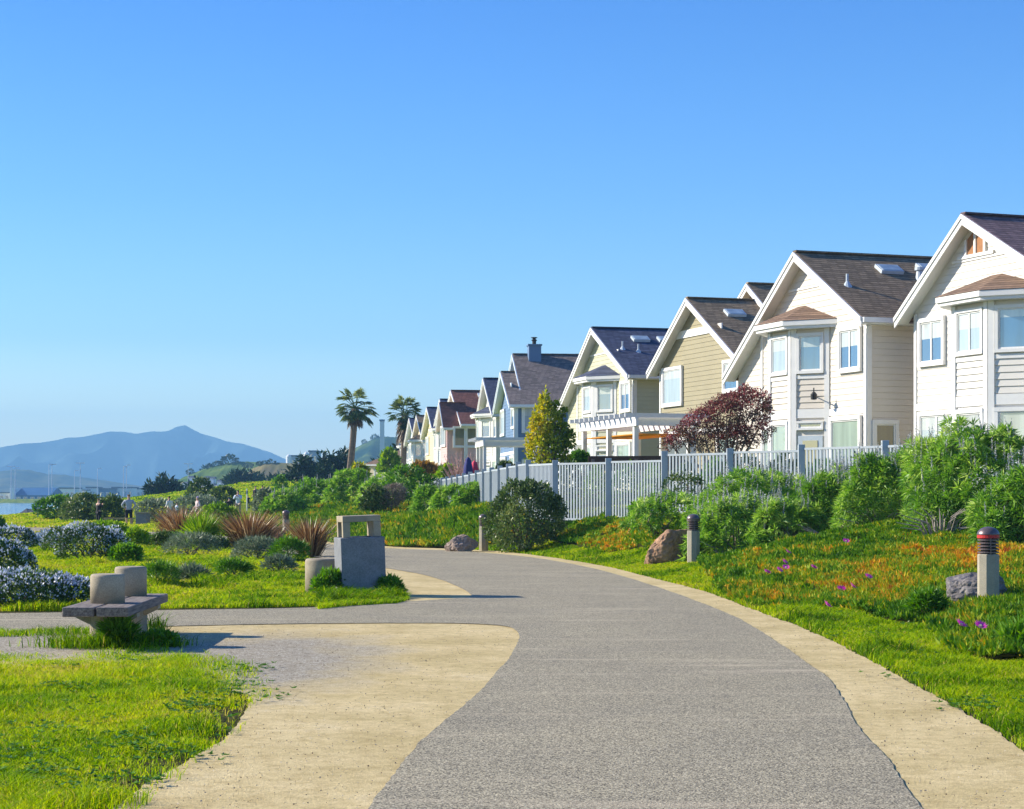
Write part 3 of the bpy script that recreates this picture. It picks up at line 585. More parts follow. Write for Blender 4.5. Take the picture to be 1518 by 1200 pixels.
# low tan roofed house and a little shed
lh = at(548, HY, 232); h = tag(empty('low_house', (lh.x, lh.y, 0), R(-30)), 'low cream house with tan hipped roof beside the right palm', 'house')
w = MB(); w.box(0, 9, 0, 8, .8, 5.6); w.build('wall', BEIGE, h)
rf = MB(); e = [(-.6, -.6, 5.5), (9.6, -.6, 5.5), (9.6, 8.6, 5.5), (-.6, 8.6, 5.5)]; a, b2 = (4.2, 3.4, 8.0), (4.8, 4.6, 8.0)
for t in ([e[0], e[1], a], [e[1], e[2], b2, a], [e[2], e[3], b2], [e[3], e[0], a, b2], e): rf.face(t)
rf.build('roof', R_TN, h); window(h, (.8, -.03, 3.4), (1, 0, 0), (0, -1, 0), 2.0, 1.4, GL_BLUE, 2); MB().box(-.62, 9.62, -.66, -.58, 5.36, 5.52).build('gutter', WHITE, h)
window(h, (-.03, 1.2, 3.4), (0, 1, 0), (-1, 0, 0), 2.0, 1.4, GL_BLUE, 2)
sh = at(465, HY, 200); h = tag(empty('garden_shed', (sh.x, sh.y, 0), R(-20)), 'small white shed with pale gabled roof among the green shrubs', 'shed')
MB().box(0, 1.4, 0, 1.8, .5, 2.7).prism([(0, 0, 2.7), (1.4, 0, 2.7), (.7, 0, 3.3)], (0, 1.8, 0)).build('wall', WHITE, h)
MB().prism([(-.2, -.2, 2.62), (.7, -.2, 3.42), (1.6, -.2, 2.62), (1.6, -.2, 2.54), (.7, -.2, 3.32), (-.2, -.2, 2.54)], (0, 2.2, 0)).build('roof', PBLUE, h)
# ------------------------------------------------------------------ pergolas
def pergola(O, deg, Lp, Dp, zt, label, shade=None, zb=1.3, nr=9, hb=.34):
    h = tag(empty('pergola', (O[0], O[1], 0), R(deg)), label, 'pergola', 'white garden pergolas')
    for x in (.1, Dp - .1):
        for y in ((.1, Lp - .1) if Lp < 4 else (.1, Lp / 2, Lp - .1)): MB().box(x - .09, x + .09, y - .09, y + .09, zb - .6, zt - hb).build('post', WHITE, h)
    b = MB()
    for x in (.03, Dp - .03): b.box(x - .06, x + .06, -.3, Lp + .3, zt - hb, zt)
    for y in (.0, Lp): b.box(.09, Dp - .09, y - .05, y + .05, zt - hb + .02, zt - .01)
    b.build('beam', WHITE, h)
    for k in range(nr):
        y = -.2 + (Lp + .4) * k / (nr - 1); MB().box(-.45, Dp + .45, y - .035, y + .035, zt + .004, zt + .16).build('rafter', WHITE, h)
    if shade: MB().box(.15, Dp - .15, .12, Lp - .12, zt - hb - .32, zt - hb - .28).build('shade_cloth', shade, h)
    return h
AMB = leafmat('amber_shade_cloth', [(0, (.75, .42, .04)), (1, (.75, .42, .04))], .5)
p = at(940, HY, 76); pergola((p.x, p.y), 16, 6.6, 2.6, 4.72, 'white pergola with amber shade cloth beside the yellow sided house', AMB, nr=12)
p = at(757, HY, 114); pergola((p.x - 1.6, p.y), 7, 4.0, 3.4, 4.95, 'white pergola in front of the slate blue house left of the yellow green tree', nr=12)
p = at(850, HY, 99); pergola((p.x, p.y), 16, 2.6, 1.6, 4.1, 'small cream pergola half hidden between yellow green tree and white pergola', nr=7)
# umbrellas
def umbrella(px, py0, py1, Y, col, lab):
    a = at(px, py0, Y); g = hgt(a.x, a.y); h = tag(empty('patio_umbrella', (a.x, a.y, g)), lab, 'umbrella', 'closed patio umbrellas'); zt = a.z - g
    MB().tube([(0, 0, 0), (0, 0, zt)], .03, 8).build('pole', DARK, h)
    m2 = MB(); n = 16
    prof = [(.03, zt), (.12, zt - .12), (.20, zt - .5), (.24, zt - .9), (.16, zt - 1.25), (.28, zt - 1.75), (.24, zt - 1.8)]
    i0 = 0
    for r, z in prof:
        for j in range(n): t = 2 * math.pi * j / n; rr = r * (1 + .3 * (j % 2)); m2.v.append((rr * math.cos(t), rr * math.sin(t), z))
    for k in range(len(prof) - 1):
        for j in range(n): q = (j + 1) % n; m2.f.append((k*n+j, k*n+q, (k+1)*n+q, (k+1)*n+j))
    m2.build('canopy', mat('umbrella_cloth', col, .8, .15, 6), h, smooth=True)
umbrella(694, 678, 702, 112, (.03, .035, .16), 'closed navy blue patio umbrella behind the grey fence')
umbrella(703.5, 683, 702, 113, (.62, .05, .10), 'closed red patio umbrella behind the grey fence')
# ------------------------------------------------------------------ fence: posts and picket panels, one thing
fn = tag(empty('picket_fence', (3, 57, 0)), 'long pale grey metal picket fence between the shrubs and the houses', 'fence')
fp = []                                                            # x, y, top z
def T_(px, T, pm): Y = F / pm; fp.append(((px - CX) / pm, Y, CH + T / pm))
for px, T, pm in ((1700, 92, 66), (1560, 88, 63.5), (1434, 85, 60.5), (1312, 83, 57.6), (1188, 77, 55.0), (1082, 71.5, 53.2), (985, 67.5, 51.4), (902, 57, 49.7), (823, 54, 48.2)): T_(px, T, pm)
for k in range(0, 18): Y = 62.6 + 2.5 * k; fp.append((.52 - .318 * k, Y, 2.78 - .022 * k))
fp = [Vector((p[0] - 3, p[1] - 57, p[2])) for p in fp]
for i, p in enumerate(fp):
    g = hgt(p.x + 3, p.y + 57); hw = .09
    MB().box(p.x - hw, p.x + hw, p.y - hw, p.y + hw, min(g, p.z - 1.8) - .4, p.z + .03).build('post', FENCE, fn, bevel=.01)
    if i + 1 < len(fp):
        q = fp[i + 1]; d = (q - p); ln = math.hypot(d.x, d.y); u = Vector((d.x, d.y, 0)) / ln; nn = Vector((-u.y, u.x, 0)); mb = MB()
        zt = min(p.z, q.z) - .06; zl = min(zt - 1.72, hgt((p.x + q.x) / 2 + 3, (p.y + q.y) / 2 + 57) + .06)
        mb.bar(p + u * .09 + Vector((0, 0, zt - .03 - p.z)), p + u * (ln - .09) + Vector((0, 0, zt - .03 - p.z)), nn * .05, (0, 0, .06))
        mb.bar(p + u * .09 + Vector((0, 0, zl + .05 - p.z)), p + u * (ln - .09) + Vector((0, 0, zl + .05 - p.z)), nn * .05, (0, 0, .06))
        n = int((ln - .18) / .125)
        for k in range(1, n):
            a = p + u * (.09 + (ln - .18) * k / n); mb.bar((a.x, a.y, zl + .08), (a.x, a.y, zt - .06), u * .056, nn * .03)
        mb.build('picket_panel', FENCE, fn)
# low brown retaining board behind the fence below the pergola
a = at(872, 738, 66); MB().bar((a.x, a.y, 2.75), (a.x + 3.2, a.y - .5, 2.75), (0, .1, 0), (0, 0, .5)).build('board_planter', mat('dark_board', (.10, .06, .04), .8, .2, 3)); o = bpy.data.objects['board_planter']; tag(o, 'low dark brown board planter below the white pergola', 'planter')
for k in range(3): MB().box(a.x + .1 + k * 1.45, a.x + .2 + k * 1.45, a.y - .3 - k*.15, a.y - .2-k*.15, 1.0, 2.9).build('planter_post', BRONZE, o)
# ------------------------------------------------------------------ bench
bx = empty('bench', (-4.38, 21.8, 0), R(2)); tag(bx, 'concrete bench with two thick dark wooden seat planks beside the path', 'bench')
WOOD = mat('weathered_wood', (.15, .12, .10), .8, .3, 3, .2, .006, 40); WOODT = WOOD
m, N, L, b = newmat('weathered_plank'); tc = N.new('ShaderNodeTexCoord'); mp = N.new('ShaderNodeMapping'); mp.inputs['Scale'].default_value = (30, 1.5, 30); L.new(tc.outputs['Object'], mp.inputs[0])
t = noise_node(N, L, 1.5, 5, .6, vec=mp.outputs[0]); L.new(ramp(N, L, t.outputs[0], [(.3, (.07, .055, .05)), (.55, (.20, .165, .14)), (.75, (.30, .26, .22))]).outputs[0], b.inputs['Base Color']); b.inputs['Roughness'].default_value = .85; bump(N, L, b, t.outputs[0], .6, .006); PLANK = m
MB().box(-.34, -.012, -1.5, 1.45, .36, .46).build('seat_plank', PLANK, bx, bevel=.012); MB().box(.012, .34, -1.5, 1.45, .36, .46).build('seat_plank', PLANK, bx, bevel=.012)
for y, hh in ((-.62, .775), (.95, .80)):
    x = -.02
    o = MB().lathe([(.185, .455), (.185, hh - .03), (.175, hh - .008), (.15, hh)], 28, (x, y)).build('concrete_post', CONC, bx, smooth=False, bevel=0)
    o.data.polygons.foreach_set('use_smooth', [len(p.vertices) == 4 for p in o.data.polygons])
    mb = MB(); mb.lathe([(.19, -.15), (.19, .36)], 24, (x, y)); mb.prism([(x - .33, y - .1, .358), (x + .33, y - .1, .358), (x + .33, y - .1, .31), (x + .19, y - .1, .24), (x - .19, y - .1, .24), (x - .33, y - .1, .31)], (0, .2, 0)); mb.build('pedestal', CONC, bx)
# ------------------------------------------------------------------ litter container and stool behind it
a = at(533, 885, 31.6); lc = empty('litter_bin', (a.x, a.y + .3, 0), R(14)); tag(lc, 'square precast concrete litter bin with open hood beside the path', 'litter bin')
lc.rotation_euler = (0, R(-2), R(14))
W2 = .36; mb = MB(); mb.box(-W2, W2, -W2, W2, -.1, .96); mb.box(-W2 + .002, W2, -W2, W2, .96, 1.0); mb.v = mb.v[:8]; mb.f = mb.f[:6]; mb.build('body', CONC2, lc, bevel=.015)
hd = MB(); w0, z0, z1 = .31, .962, 1.31
for sx in (-1, 1):
    for sy in (-1, 1): hd.box(sx * w0, sx * (w0 - .12), sy * w0, sy * (w0 - .12), z0, z1 - .10)
hd.box(-w0, w0, -w0, w0, z1 - .10, z1)
hd.build('hood', CONC, lc, bevel=.008); MB().lathe([(.2, .961), (.2, .97)], 24).build('liner_opening', DARK, lc)
a = at(476, 882, 32.3); so_ = MB().lathe([(.285, -.1), (.285, .55), (.27, .58), (.24, .59)], 32).build('concrete_stool', CONC, None, (a.x, a.y + .2, 0)); so_.data.polygons.foreach_set('use_smooth', [len(p.vertices) == 4 for p in so_.data.polygons]); tag(so_, 'round concrete stool behind the litter bin', 'stool')
# ------------------------------------------------------------------ bollard lights
def bollard(red=False):
    h = empty('bollard_light', (0, 0, 0)); r = .147
    o = MB().lathe([(r, -.3), (r, .73), (r - .01, .74)], 8).build('post', POSTC, h, bevel=.004)
    o.rotation_euler = (0, 0, R(22.5))
    MB().lathe([(r - .045, .73), (r - .045, .95)], 20).build('lamp_core', DARK, h)
    for k in range(5): z = .755 + .042 * k; MB().lathe([(r - .05, z + .02), (r - .004, z), (r - .004, z + .014), (r - .05, z + .03)], 24).build('louver', BRONZE, h)
    MB().box(-.006, .006, -r + .0, -r + .012, .74, .96).build('mullion', BRONZE, h)
    MB().lathe([(r + .002, .955), (r + .002, 1.0)], 24).build('band', REDB if red else BRONZE, h)
    prof = [(r + .004, 1.0 if red else .99)] + [((r + .004) * math.cos(t), 1.0 + .11 * math.sin(t)) for t in (0.1, .35, .6, .85, 1.1, 1.35, 1.5)]
    o = MB().lathe(prof, 28).build('dome_cap', BRONZE, h, smooth=True); return h
bo = bollard(True); tag(bo, 'nearest concrete bollard light, red band under its dark dome', 'bollard', 'concrete bollard lights along the path')
p = gp(1465, 902); bo.location = at(1465, 903, 26.5); bo.location.z = hgt(bo.location.x, 26.5) 
b1 = bollard(False)
for k, (px, Y, lab) in enumerate(((1028, 43.7, 'concrete bollard light beside the large reddish boulder and green shrubs'), (717, 58.6, 'concrete bollard light between the small boulder and the dark round bush'), (424, 77.6, 'concrete bollard light between two brown strap leaved clumps'))):
    c = b1 if k == 0 else copy_tree(b1); a = at(px, HY, Y); c.location = (a.x, Y, hgt(a.x, Y)); tag(c, lab, 'bollard', 'concrete bollard lights along the path')
# ------------------------------------------------------------------ boulders
def boulder(px, Y, w, d, hh, m, lab, seed, rz=0, lean=0):
    import bmesh
    from mathutils import noise as nz
    bm = bmesh.new(); bmesh.ops.create_icosphere(bm, subdivisions=5, radius=1); me = bpy.data.meshes.new('boulder')
    rr = random.Random(seed); planes = [(Vector((rr.gauss(0,1), rr.gauss(0,1), rr.gauss(0,.8))).normalized(), rr.uniform(.66, .92)) for _ in range(14)]
    for v in bm.verts:
        p = v.co.copy()
        for n, dd in planes:
            t = p.dot(n)
            if t > dd: p -= n * (t - dd) * .9
        p += p.normalized() * (.10 * nz.noise(p * 2.2 + Vector((seed,0,0))) + .09 * abs(nz.noise(p * 4 + Vector((seed,3,0)))) + .05 * nz.noise(p * 9) + .03 * nz.noise(p * 20))
        v.co = (p.x * w / 2 + lean * p.z, p.y * d / 2, p.z * hh * .62 + hh * .32)
    bm.to_mesh(me); bm.free(); me.polygons.foreach_set('use_smooth', [False] * len(me.polygons))
    a = at(px, HY, Y); o = link('boulder', me, m, None, (a.x, Y, hgt(a.x, Y) - .02)); o.rotation_euler = (0, 0, rz); tag(o, lab, 'boulder'); return o
RK1 = mat('boulder_grey', (.23, .21, .20), .9, .4, 3.5, .1, .02, 22); RK2 = mat('boulder_reddish', (.42, .26, .16), .9, .35, 2.2, .1, .03, 14); RK3 = mat('boulder_tan', (.36, .28, .23), .9, .25, 2.5, .1, .03, 12)
boulder(1449, 27.6, 1.0, .7, .50, RK1, 'dark grey boulder half behind the nearest bollard light', 5)
boulder(996, 45.0, 1.3, .95, .98, RK2, 'large jagged reddish boulder beside a bollard light', 9, .3, .12)
boulder(684, 58.0, .98, .8, .56, RK3, 'smooth tan boulder at the path edge', 14, -.2, .1)
# ------------------------------------------------------------------ ground cover
def proj(x, y, z): return CX + F * x / y, HY - F * (z - CH) / y
def scatter(x0, x1, y0, y1, dens, keep=None):
    """dens(y) points per square metre inside the widened view wedge"""
    out = []; y = y0
    while y < y1:
        st = max(.5, y * .06); ym = y + st / 2
        a = max(x0, -(CX + 260) / F * ym - 1.5); b_ = min(x1, (1518 - CX + 260) / F * ym + 1.5)
        if b_ > a:
            n = int(dens(ym) * (b_ - a) * st); out.append(np.stack([rng.uniform(a, b_, n), rng.uniform(y, y + st, n)], 1))
        y += st
    p = np.concatenate(out); 
    if keep is not None: p = p[keep(p[:, 0], p[:, 1])]
    return p
def offpave(x, y, tol=.05):
    k = np.ones(len(x), bool)
    for poly in (asph, sandR, sandT): k &= ~pip(x, y, poly)
    return k
grassL_px = [(-300,968),(0,966),(90,972),(130,968),(175,958),(215,958),(255,962),(330,974),(385,990),(408,1010),(398,1038),(372,1062),(335,1098),(272,1150),(195,1200),(-60,1500),(-900,1500)]
grassL = [gp(*p) for p in grassL_px]; grassL0 = list(grassL); grassL = sub(grassL, .25, .06, 8)
grassW = [gp(*p) for p in [(-300,934),(0,939),(240,935),(250,941),(120,943),(0,946),(-300,944)]]
grassT = [gp(*p) for p in [(470,905),(480,880),(520,872),(560,868),(590,878),(606,890),(590,896),(520,900)]]
GR = leafmat('grass_blade', [(0, (.030, .10, .003)), (.33, (.16, .32, .003)), (.66, (.40, .52, .004)), (.92, (.58, .58, .010)), (1, (.55, .45, .12))], .45, .6, .10)
def gcol(x, y, s=.9): return np.clip(.52 + .26 * vnoise(x, y, 0, s, 12) + .12 * vnoise(x, y, 0, 4, 13) + .15 * vnoise(x, y, 0, 14, 14) + rng.normal(0, .17, len(x)), 0, 1)
def grass(name, pts, hmin, hmax, wid, label, m=GR, clump=1.0, shift=0, cat='grass'):
    x, y = pts[:, 0], pts[:, 1]; n = len(pts); z = height(x, y)
    cl = np.clip(.5 + .5 * vnoise(x, y, 0, 2.4, 31) + .25 * vnoise(x, y, 0, 6.5, 32), 0, 1)
    Hh = hmin + (hmax - hmin) * (cl ** 1.8 * clump + .15) * rng.uniform(.5, 1.15, n)
    t = rng.uniform(0, 6.28, n); ti = rng.uniform(.05, .75, n); D = np.stack([np.cos(t) * ti, np.sin(t) * ti, np.ones(n)], 1)
    dk = sstep(.45, .95, vnoise(x, y, 0, 1.7, 37) + .45 * vnoise(x, y, 0, 5.5, 38)); v = np.clip(gcol(x, y) - .30 * (cl - .5) - .38 * dk + shift + .05, 0, 1); Hh = Hh * (1 + .7 * dk); v[rng.random(n) < .03] = 1
    me = blade_mesh(name, np.stack([x, y, z - .01], 1), D, Hh, wid(y) * rng.uniform(.6, 1.3, n), v, .35)
    tag(link(name, me, m), label, cat, None, 'stuff'); return me
fw = lambda k0: (lambda y: np.maximum(.0062, y * .00036) * k0)
P = scatter(-16, 3, 8.3, 24, lambda y: 4600 * (13 / y) ** 1.6, lambda x, y: pip(x, y, grassL) & (rng.random(len(x)) < .06 + .95 * sstep(.0, .75, seg_dist(x, y, grassL0) + .22 * vnoise(x, y, 0, 5, 91))))
grass('front_lawn', P, .025, .15, fw(1.0), 'bright lime grass patch in the left foreground below the bench')
P = scatter(-14, 3, 20, 34, lambda y: 900, lambda x, y: pip(x, y, grassW))
P2 = scatter(-5, 0, 27, 34, lambda y: 2800, lambda x, y: pip(x, y, grassT))
# weeds round the bench foot
bw = rng.normal(size=(1500, 2)) * [.30, .16] + [-4.35, 20.85]; bw2 = rng.normal(size=(450, 2)) * [.16, .12] + [-3.8, 21.0]
grass('edge_weeds', np.concatenate([P, P2, bw, bw2]), .06, .30, fw(1.3), 'taller weeds round the bench foot and the litter bin', shift=-.16)
isl_px = [(-250,906),(90,905),(240,901),(400,899),(500,896),(590,889),(604,880),(560,852),(500,838),(400,822),(230,801),(60,793),(-150,792)]
isl = [gp(*p) for p in isl_px]
dirt = lambda x, y: vnoise(x, y, 0, .55, 44) + .3 * vnoise(x, y, 0, 2, 45)
P = scatter(-30, 1, 26, 80, lambda y: 1500 * (30 / y) ** 1.1, lambda x, y: pip(x, y, isl) & offpave(x, y) & (rng.random(len(x)) < np.clip(1.25 - .8 * dirt(x, y), .25, 1)))
grass('island_lawn', P, .04, .20, fw(1.35), 'yellow green turf between the two path branches behind the litter bin', shift=.10)
# ice plant and verge on the right, classified by where the ground shows in the photograph
ice_px = [(556,802),(640,800),(720,806),(800,802),(860,822),(920,836),(985,850),(1060,862),(1068,880),(1110,898),(1180,905),(1240,905),(1290,915),(1330,925),(1380,925),(1400,960),(1460,985),(1518,985),(1900,1050),(1900,760),(1518,780),(1200,780),(1050,800),(960,770),(830,764),(640,745),(560,750),(430,780),(430,800)]
hole_px = [(725,815),(800,800),(900,820),(960,812),(1035,835),(1062,862),(1000,856),(900,838)]
ys_ = lambda y: y
P = scatter(-14, 16, 12, 62, lambda y: 2600 * (18 / y) ** 1.15, lambda x, y: offpave(x, y) & (x > -30))
X_, Y_ = P[:, 0], P[:, 1]; Z_ = height(X_, Y_); qx, qy = proj(X_, Y_, Z_)
right = (X_ > -1.2) & (((Y_ < 57) & (X_ > (.6 + 0 * Y_))) | (Y_ >= 50))
inner = np.zeros(len(P), bool)
sr = sub(sandR, 3, 0, 0); dd = seg_dist(X_, Y_, sandR)
nb = .35 * vnoise(X_, Y_, 0, 1.3, 61)
isice = pip(qx + nb * 30, qy + nb * 14, ice_px) & ~pip(qx + nb * 25, qy, hole_px)
rside = right & ~pip(X_, Y_, sandL) & ~pip(X_, Y_, isl) & ~pip(X_, Y_, grassL)
rside &= (X_ > 0.2) | (Y_ > 56)
vg = rside & ~isice & (rng.random(len(P)) < .3 + .9 * sstep(0, .5, dd))
grass('verge_grass', P[vg], .03, .16, fw(1.25), 'bright green verge grass along the right side of the path', shift=-.02)
ICE = leafmat('ice_plant_finger', [(0, (.03, .09, .012)), (.36, (.13, .28, .014)), (.54, (.32, .42, .03)), (.68, (.62, .42, .03)), (.86, (.75, .26, .02)), (1, (.40, .12, .05))], .25, .6, .12)
def iceplant(name, pts, k, label, bias=0.0):
    """tufts of upright fleshy fingers; every tuft has its own colour and height"""
    x, y = pts[:, 0], pts[:, 1]; n = len(pts); m = 9
    tz = height(x, y); lump = .5 + .5 * vnoise(x, y, 0, 3.6, 74); bare = vnoise(x, y, 0, 1.5, 75) + .5 * vnoise(x, y, 0, 5, 76)
    tv = .385 + .12 * vnoise(x, y, 0, .8, 71) + .24 * vnoise(x, y, 0, 3.2, 72) + rng.normal(0, .13, n) + bias
    tv += .34 * np.exp(-(((x - 7.6) / 1.7) ** 2 + ((y - 33.0) / 2.2) ** 2)) + .20 * np.exp(-(((x - 5.0) / 1.3) ** 2 + ((y - 31) / 2.6) ** 2)) + .16 * np.exp(-(((x - 3.0) / 4) ** 2 + ((y - 52) / 4) ** 2))
    keep = bare < .62; x, y, tz, lump, tv = x[keep], y[keep], tz[keep], lump[keep], tv[keep]; n = len(x)
    X = np.repeat(x, m) + rng.normal(0, .045, n * m) * k; Y = np.repeat(y, m) + rng.normal(0, .035, n * m) * k
    t = rng.uniform(0, 6.28, n * m); ti = rng.uniform(.15, 1.2, n * m); D = np.stack([np.cos(t) * ti, np.sin(t) * ti, np.ones(n * m)], 1)
    Zb = np.repeat(tz + np.clip(lump, 0, 1.2) * .16 + .07 * np.clip(vnoise(x, y, 0, 9, 77), -1, 1) - .03, m); hh = np.repeat((.08 + .06 * rng.random(n)) * k, m) * rng.uniform(.6, 1.2, n * m)
    v = np.repeat(tv, m) + rng.normal(0, .07, n * m)
    me = leaf_mesh(name, np.stack([X, Y, Zb], 1), D, hh, np.maximum(.026, Y * .00090) * rng.uniform(.7, 1.25, n * m), np.clip(v, 0, 1), N=np.stack([np.zeros(n * m), np.ones(n * m), rng.normal(0, .4, n * m)], 1) + rng.normal(0, .5, (n * m, 3)))
    tag(link(name, me, ICE), label, 'ground cover', None, 'stuff')
pt = scatter(-14, 16, 17, 62, lambda y: 290 * (22 / y) ** 1.0, lambda x, y: offpave(x, y) & ((x > 1) | (y > 56)))
zz = height(pt[:, 0], pt[:, 1]); qx, qy = proj(pt[:, 0], pt[:, 1], zz); nb = .35 * vnoise(pt[:, 0], pt[:, 1], 0, 1.3, 61)
pt = pt[pip(qx + nb * 30, qy + nb * 14, ice_px) & ~pip(qx + nb * 25, qy, hole_px)]
iceplant('ice_plant', pt, 1.0, 'fleshy green, orange and red ice plant covering the slope right of the path')
P = scatter(-16, 12, 60, 108, lambda y: 42 * (70 / y) ** 1.5, lambda x, y: offpave(x, y) & (x > -13 + 0 * y) & (y > 62 + .0 * x))
iceplant('ice_plant', P, 2.0, 'mottled yellow and red ice plant slope beyond the bend of the path', -.02)
P = scatter(-16, 12, 60, 108, lambda y: 260 * (70 / y) ** 1.5, lambda x, y: offpave(x, y) & (x > -14) & (vnoise(x, y, 0, .22, 81) + .5 * (y - 86) / 12 > -.1))
grass('slope_grass', P, .08, .22, fw(1.6), 'green grass among the ice plant slope beyond the bend', shift=.02)
P = scatter(-45, -10, 78, 135, lambda y: 150 * (80 / y) ** 1.4, lambda x, y: offpave(x, y) & (height(x, y) > -.9))
grass('far_lawn', P, .08, .22, fw(1.7), 'sunlit yellow green grass near the shore beyond the blue flowered shrubs', shift=.22)
P = scatter(-75, -8, 185, 275, lambda y: 34, lambda x, y: height(x, y) > .4)
grass('mound_grass', P, .15, .4, fw(2.6), 'smooth bright green grass mound behind the walking people', shift=.12)
# small stones and leaf litter on the gravel
P = scatter(-8, 8, 9, 30, lambda y: 130 * (12 / y), lambda x, y: (pip(x, y, sandL) | pip(x, y, sandR)) & ~pip(x, y, asph))
n = len(P); D = rng.normal(size=(n, 3)); D[:, 2] = np.abs(D[:, 2]) * .4
me = leaf_mesh('gravel_stones', np.stack([P[:, 0], P[:, 1], np.full(n, .012)], 1), D, rng.uniform(.004, .015, n), rng.uniform(.004, .012, n), rng.random(n))
tag(link('gravel_stones', me, leafmat('litter_bits', [(0, (.09, .06, .04)), (.5, (.25, .2, .15)), (1, (.45, .4, .32))], 0)), 'small stones and dry leaf bits on the sandy gravel', 'gravel', None, 'stuff')
# ------------------------------------------------------------------ shrubs
def blob_points(blobs, n, shell=.72, gap=.25, seed=0, low=-.35, ns=1.6):
    """blobs: (cx,cy,cz,rx,ry,rz); points near their surfaces, lumpy, with gaps"""
    vol = np.array([(b[3] * b[4] * b[5]) ** (2 / 3) for b in blobs]); ks = rng.choice(len(blobs), n, p=vol / vol.sum())
    B = np.array(blobs)[ks]; d = nrm(rng.normal(size=(n, 3))); d[:, 2] = np.where(d[:, 2] < low, -d[:, 2], d[:, 2])
    r = shell + (1 - shell) * rng.random(n) ** .6
    lump = 1 + .09 * vnoise(d[:, 0] * 9, d[:, 1] * 9 + ks, d[:, 2] * 9, ns, seed + 2) + .20 * vnoise(d[:, 0] * 3 + ks, d[:, 1] * 3, d[:, 2] * 3, ns, seed)
    P = B[:, :3] + d * B[:, 3:] * (r * lump)[:, None]
    keep = np.ones(n, bool)
    for k, b in enumerate(blobs):      # drop points well inside another blob
        e = (((P - np.array(b[:3])) / np.array(b[3:])) ** 2).sum(1); keep &= ~((e < .45) & (ks != k))
    keep &= vnoise(P[:, 0], P[:, 1], P[:, 2], 3.2 / max(.3, min(b[3] for b in blobs)), seed + 5) > (-1.2 + gap * 1.3)
    return P[keep], d[keep]
def shrub(name, base, blobs, n, L, Wd, m, label, group=None, cat='shrub', vbias=0, spread=.8, stem=True, seed=0, gap=.25, shell=.7, low=-.35, patch=.22, stemm=None, flowers=None, bend=.0, stems=5):
    """base = world point; blobs relative to it"""
    h = tag(empty(name, base), label, cat, group)
    P, D = blob_points(blobs, int(n * 1.35), shell, gap, seed, low); k = len(P)
    dirs = D + rng.normal(size=(k, 3)) * spread + np.array([0, 0, .35])
    v = np.clip(.5 + patch * vnoise(P[:, 0], P[:, 1], P[:, 2], 2.0 / max(.4, blobs[0][3]), seed + 9) + rng.normal(0, .17, k) + vbias, 0, 1)
    link('foliage', leaf_mesh('foliage', P, dirs, L * rng.uniform(.4, 1.6, k), Wd * rng.uniform(.5, 1.5, k), v, bend=bend), m, h)
    if stem:
        mb = MB()
        for q in range(stems):
            b = blobs[q % len(blobs)]; a = Vector((random.uniform(-.12, .12) * b[3], random.uniform(-.12, .12) * b[4], -.1)); e = Vector((b[0] + random.uniform(-.5, .5) * b[3], b[1] + random.uniform(-.5, .5) * b[4], b[2] + random.uniform(.0, .5) * b[5]))
            mid = a.lerp(e, .5) + Vector((random.uniform(-.1, .1), random.uniform(-.1, .1), .1)) * b[3]; r = .018 + .02 * b[3]
            mb.tube([a, mid, e], [r, r * .7, r * .3], 5)
        mb.build('stem', stemm or BARK, h)
    if flowers:
        fn_, fl, fwid, fm, up = flowers; P, D = blob_points(blobs, fn_, .93, gap, seed + 3, low + .25); k = len(P); D2 = D + rng.normal(size=(k, 3)) * .5 + np.array([0, 0, up]); P = P + D * .03
        link('flowers', leaf_mesh('flowers', P, D2, fl * rng.uniform(.6, 1.4, k), fwid * rng.uniform(.7, 1.3, k), rng.random(k)), fm, h)
    return h
def sbox(px0, px1, py0, py1, Y, dy=None, k=3, seed=0, base=None):
    """blobs filling the box seen between the given columns and rows at distance Y; returns world base and blobs"""
    a = at(px0, py1, Y); c = at(px1, py0, Y); w = c.x - a.x; hh = c.z - a.z; dpt = dy or w * .7; r = random.Random(seed)
    cx = (a.x + c.x) / 2; bz = a.z if base is None else base; hh = c.z - bz
    bl = [(0, 0, hh * .45, w * .43, dpt * .42, hh * .52)]
    for q in range(k):
        t = (q + .5) / k - .5; rr = r.uniform(.20, .30); bl.append((t * w * (1 - rr) * 1.0, r.uniform(-.3, .3) * dpt, hh * r.uniform(.25, .58), w * rr, dpt * rr, hh * r.uniform(.3, .40)))
    return (cx, Y, bz), bl
LM_DARK = leafmat('leaf_dark_green', [(0, (.012, .03, .008)), (.5, (.05, .10, .018)), (.85, (.15, .22, .05)), (1, (.30, .34, .12))], .2, .4, .5)
LM_MID = leafmat('leaf_mid_green', [(0, (.03, .10, .008)), (.5, (.10, .25, .015)), (1, (.26, .44, .03))], .3, .45, .4)
LM_LIME = leafmat('leaf_lime', [(0, (.07, .17, .008)), (.5, (.20, .36, .012)), (1, (.42, .52, .02))], .35, .45, .4)
LM_ECH = leafmat('leaf_echium', [(0, (.05, .14, .02)), (.4, (.19, .38, .045)), (.75, (.44, .60, .11)), (1, (.66, .74, .30))], .35, .45, .35)
LM_SPIKE = leafmat('echium_spike', [(0, (.26, .27, .27)), (.5, (.42, .43, .43)), (1, (.60, .60, .60))], .15)
LM_CEA = leafmat('leaf_ceanothus', [(0, (.02, .05, .014)), (.5, (.06, .13, .025)), (1, (.16, .24, .05))], .2)
LM_BLUE = leafmat('flower_blue', [(0, (.30, .35, .50)), (.5, (.52, .57, .70)), (1, (.82, .84, .88))], .15)
LM_CYP = leafmat('cypress_needles', [(0, (.008, .025, .014)), (.5, (.02, .055, .022)), (1, (.05, .10, .03))], .1)
LM_PHO = leafmat('flax_blade', [(0, (.07, .035, .02)), (.35, (.22, .11, .045)), (.65, (.46, .26, .11)), (1, (.78, .60, .34))], .2, .4, .5)
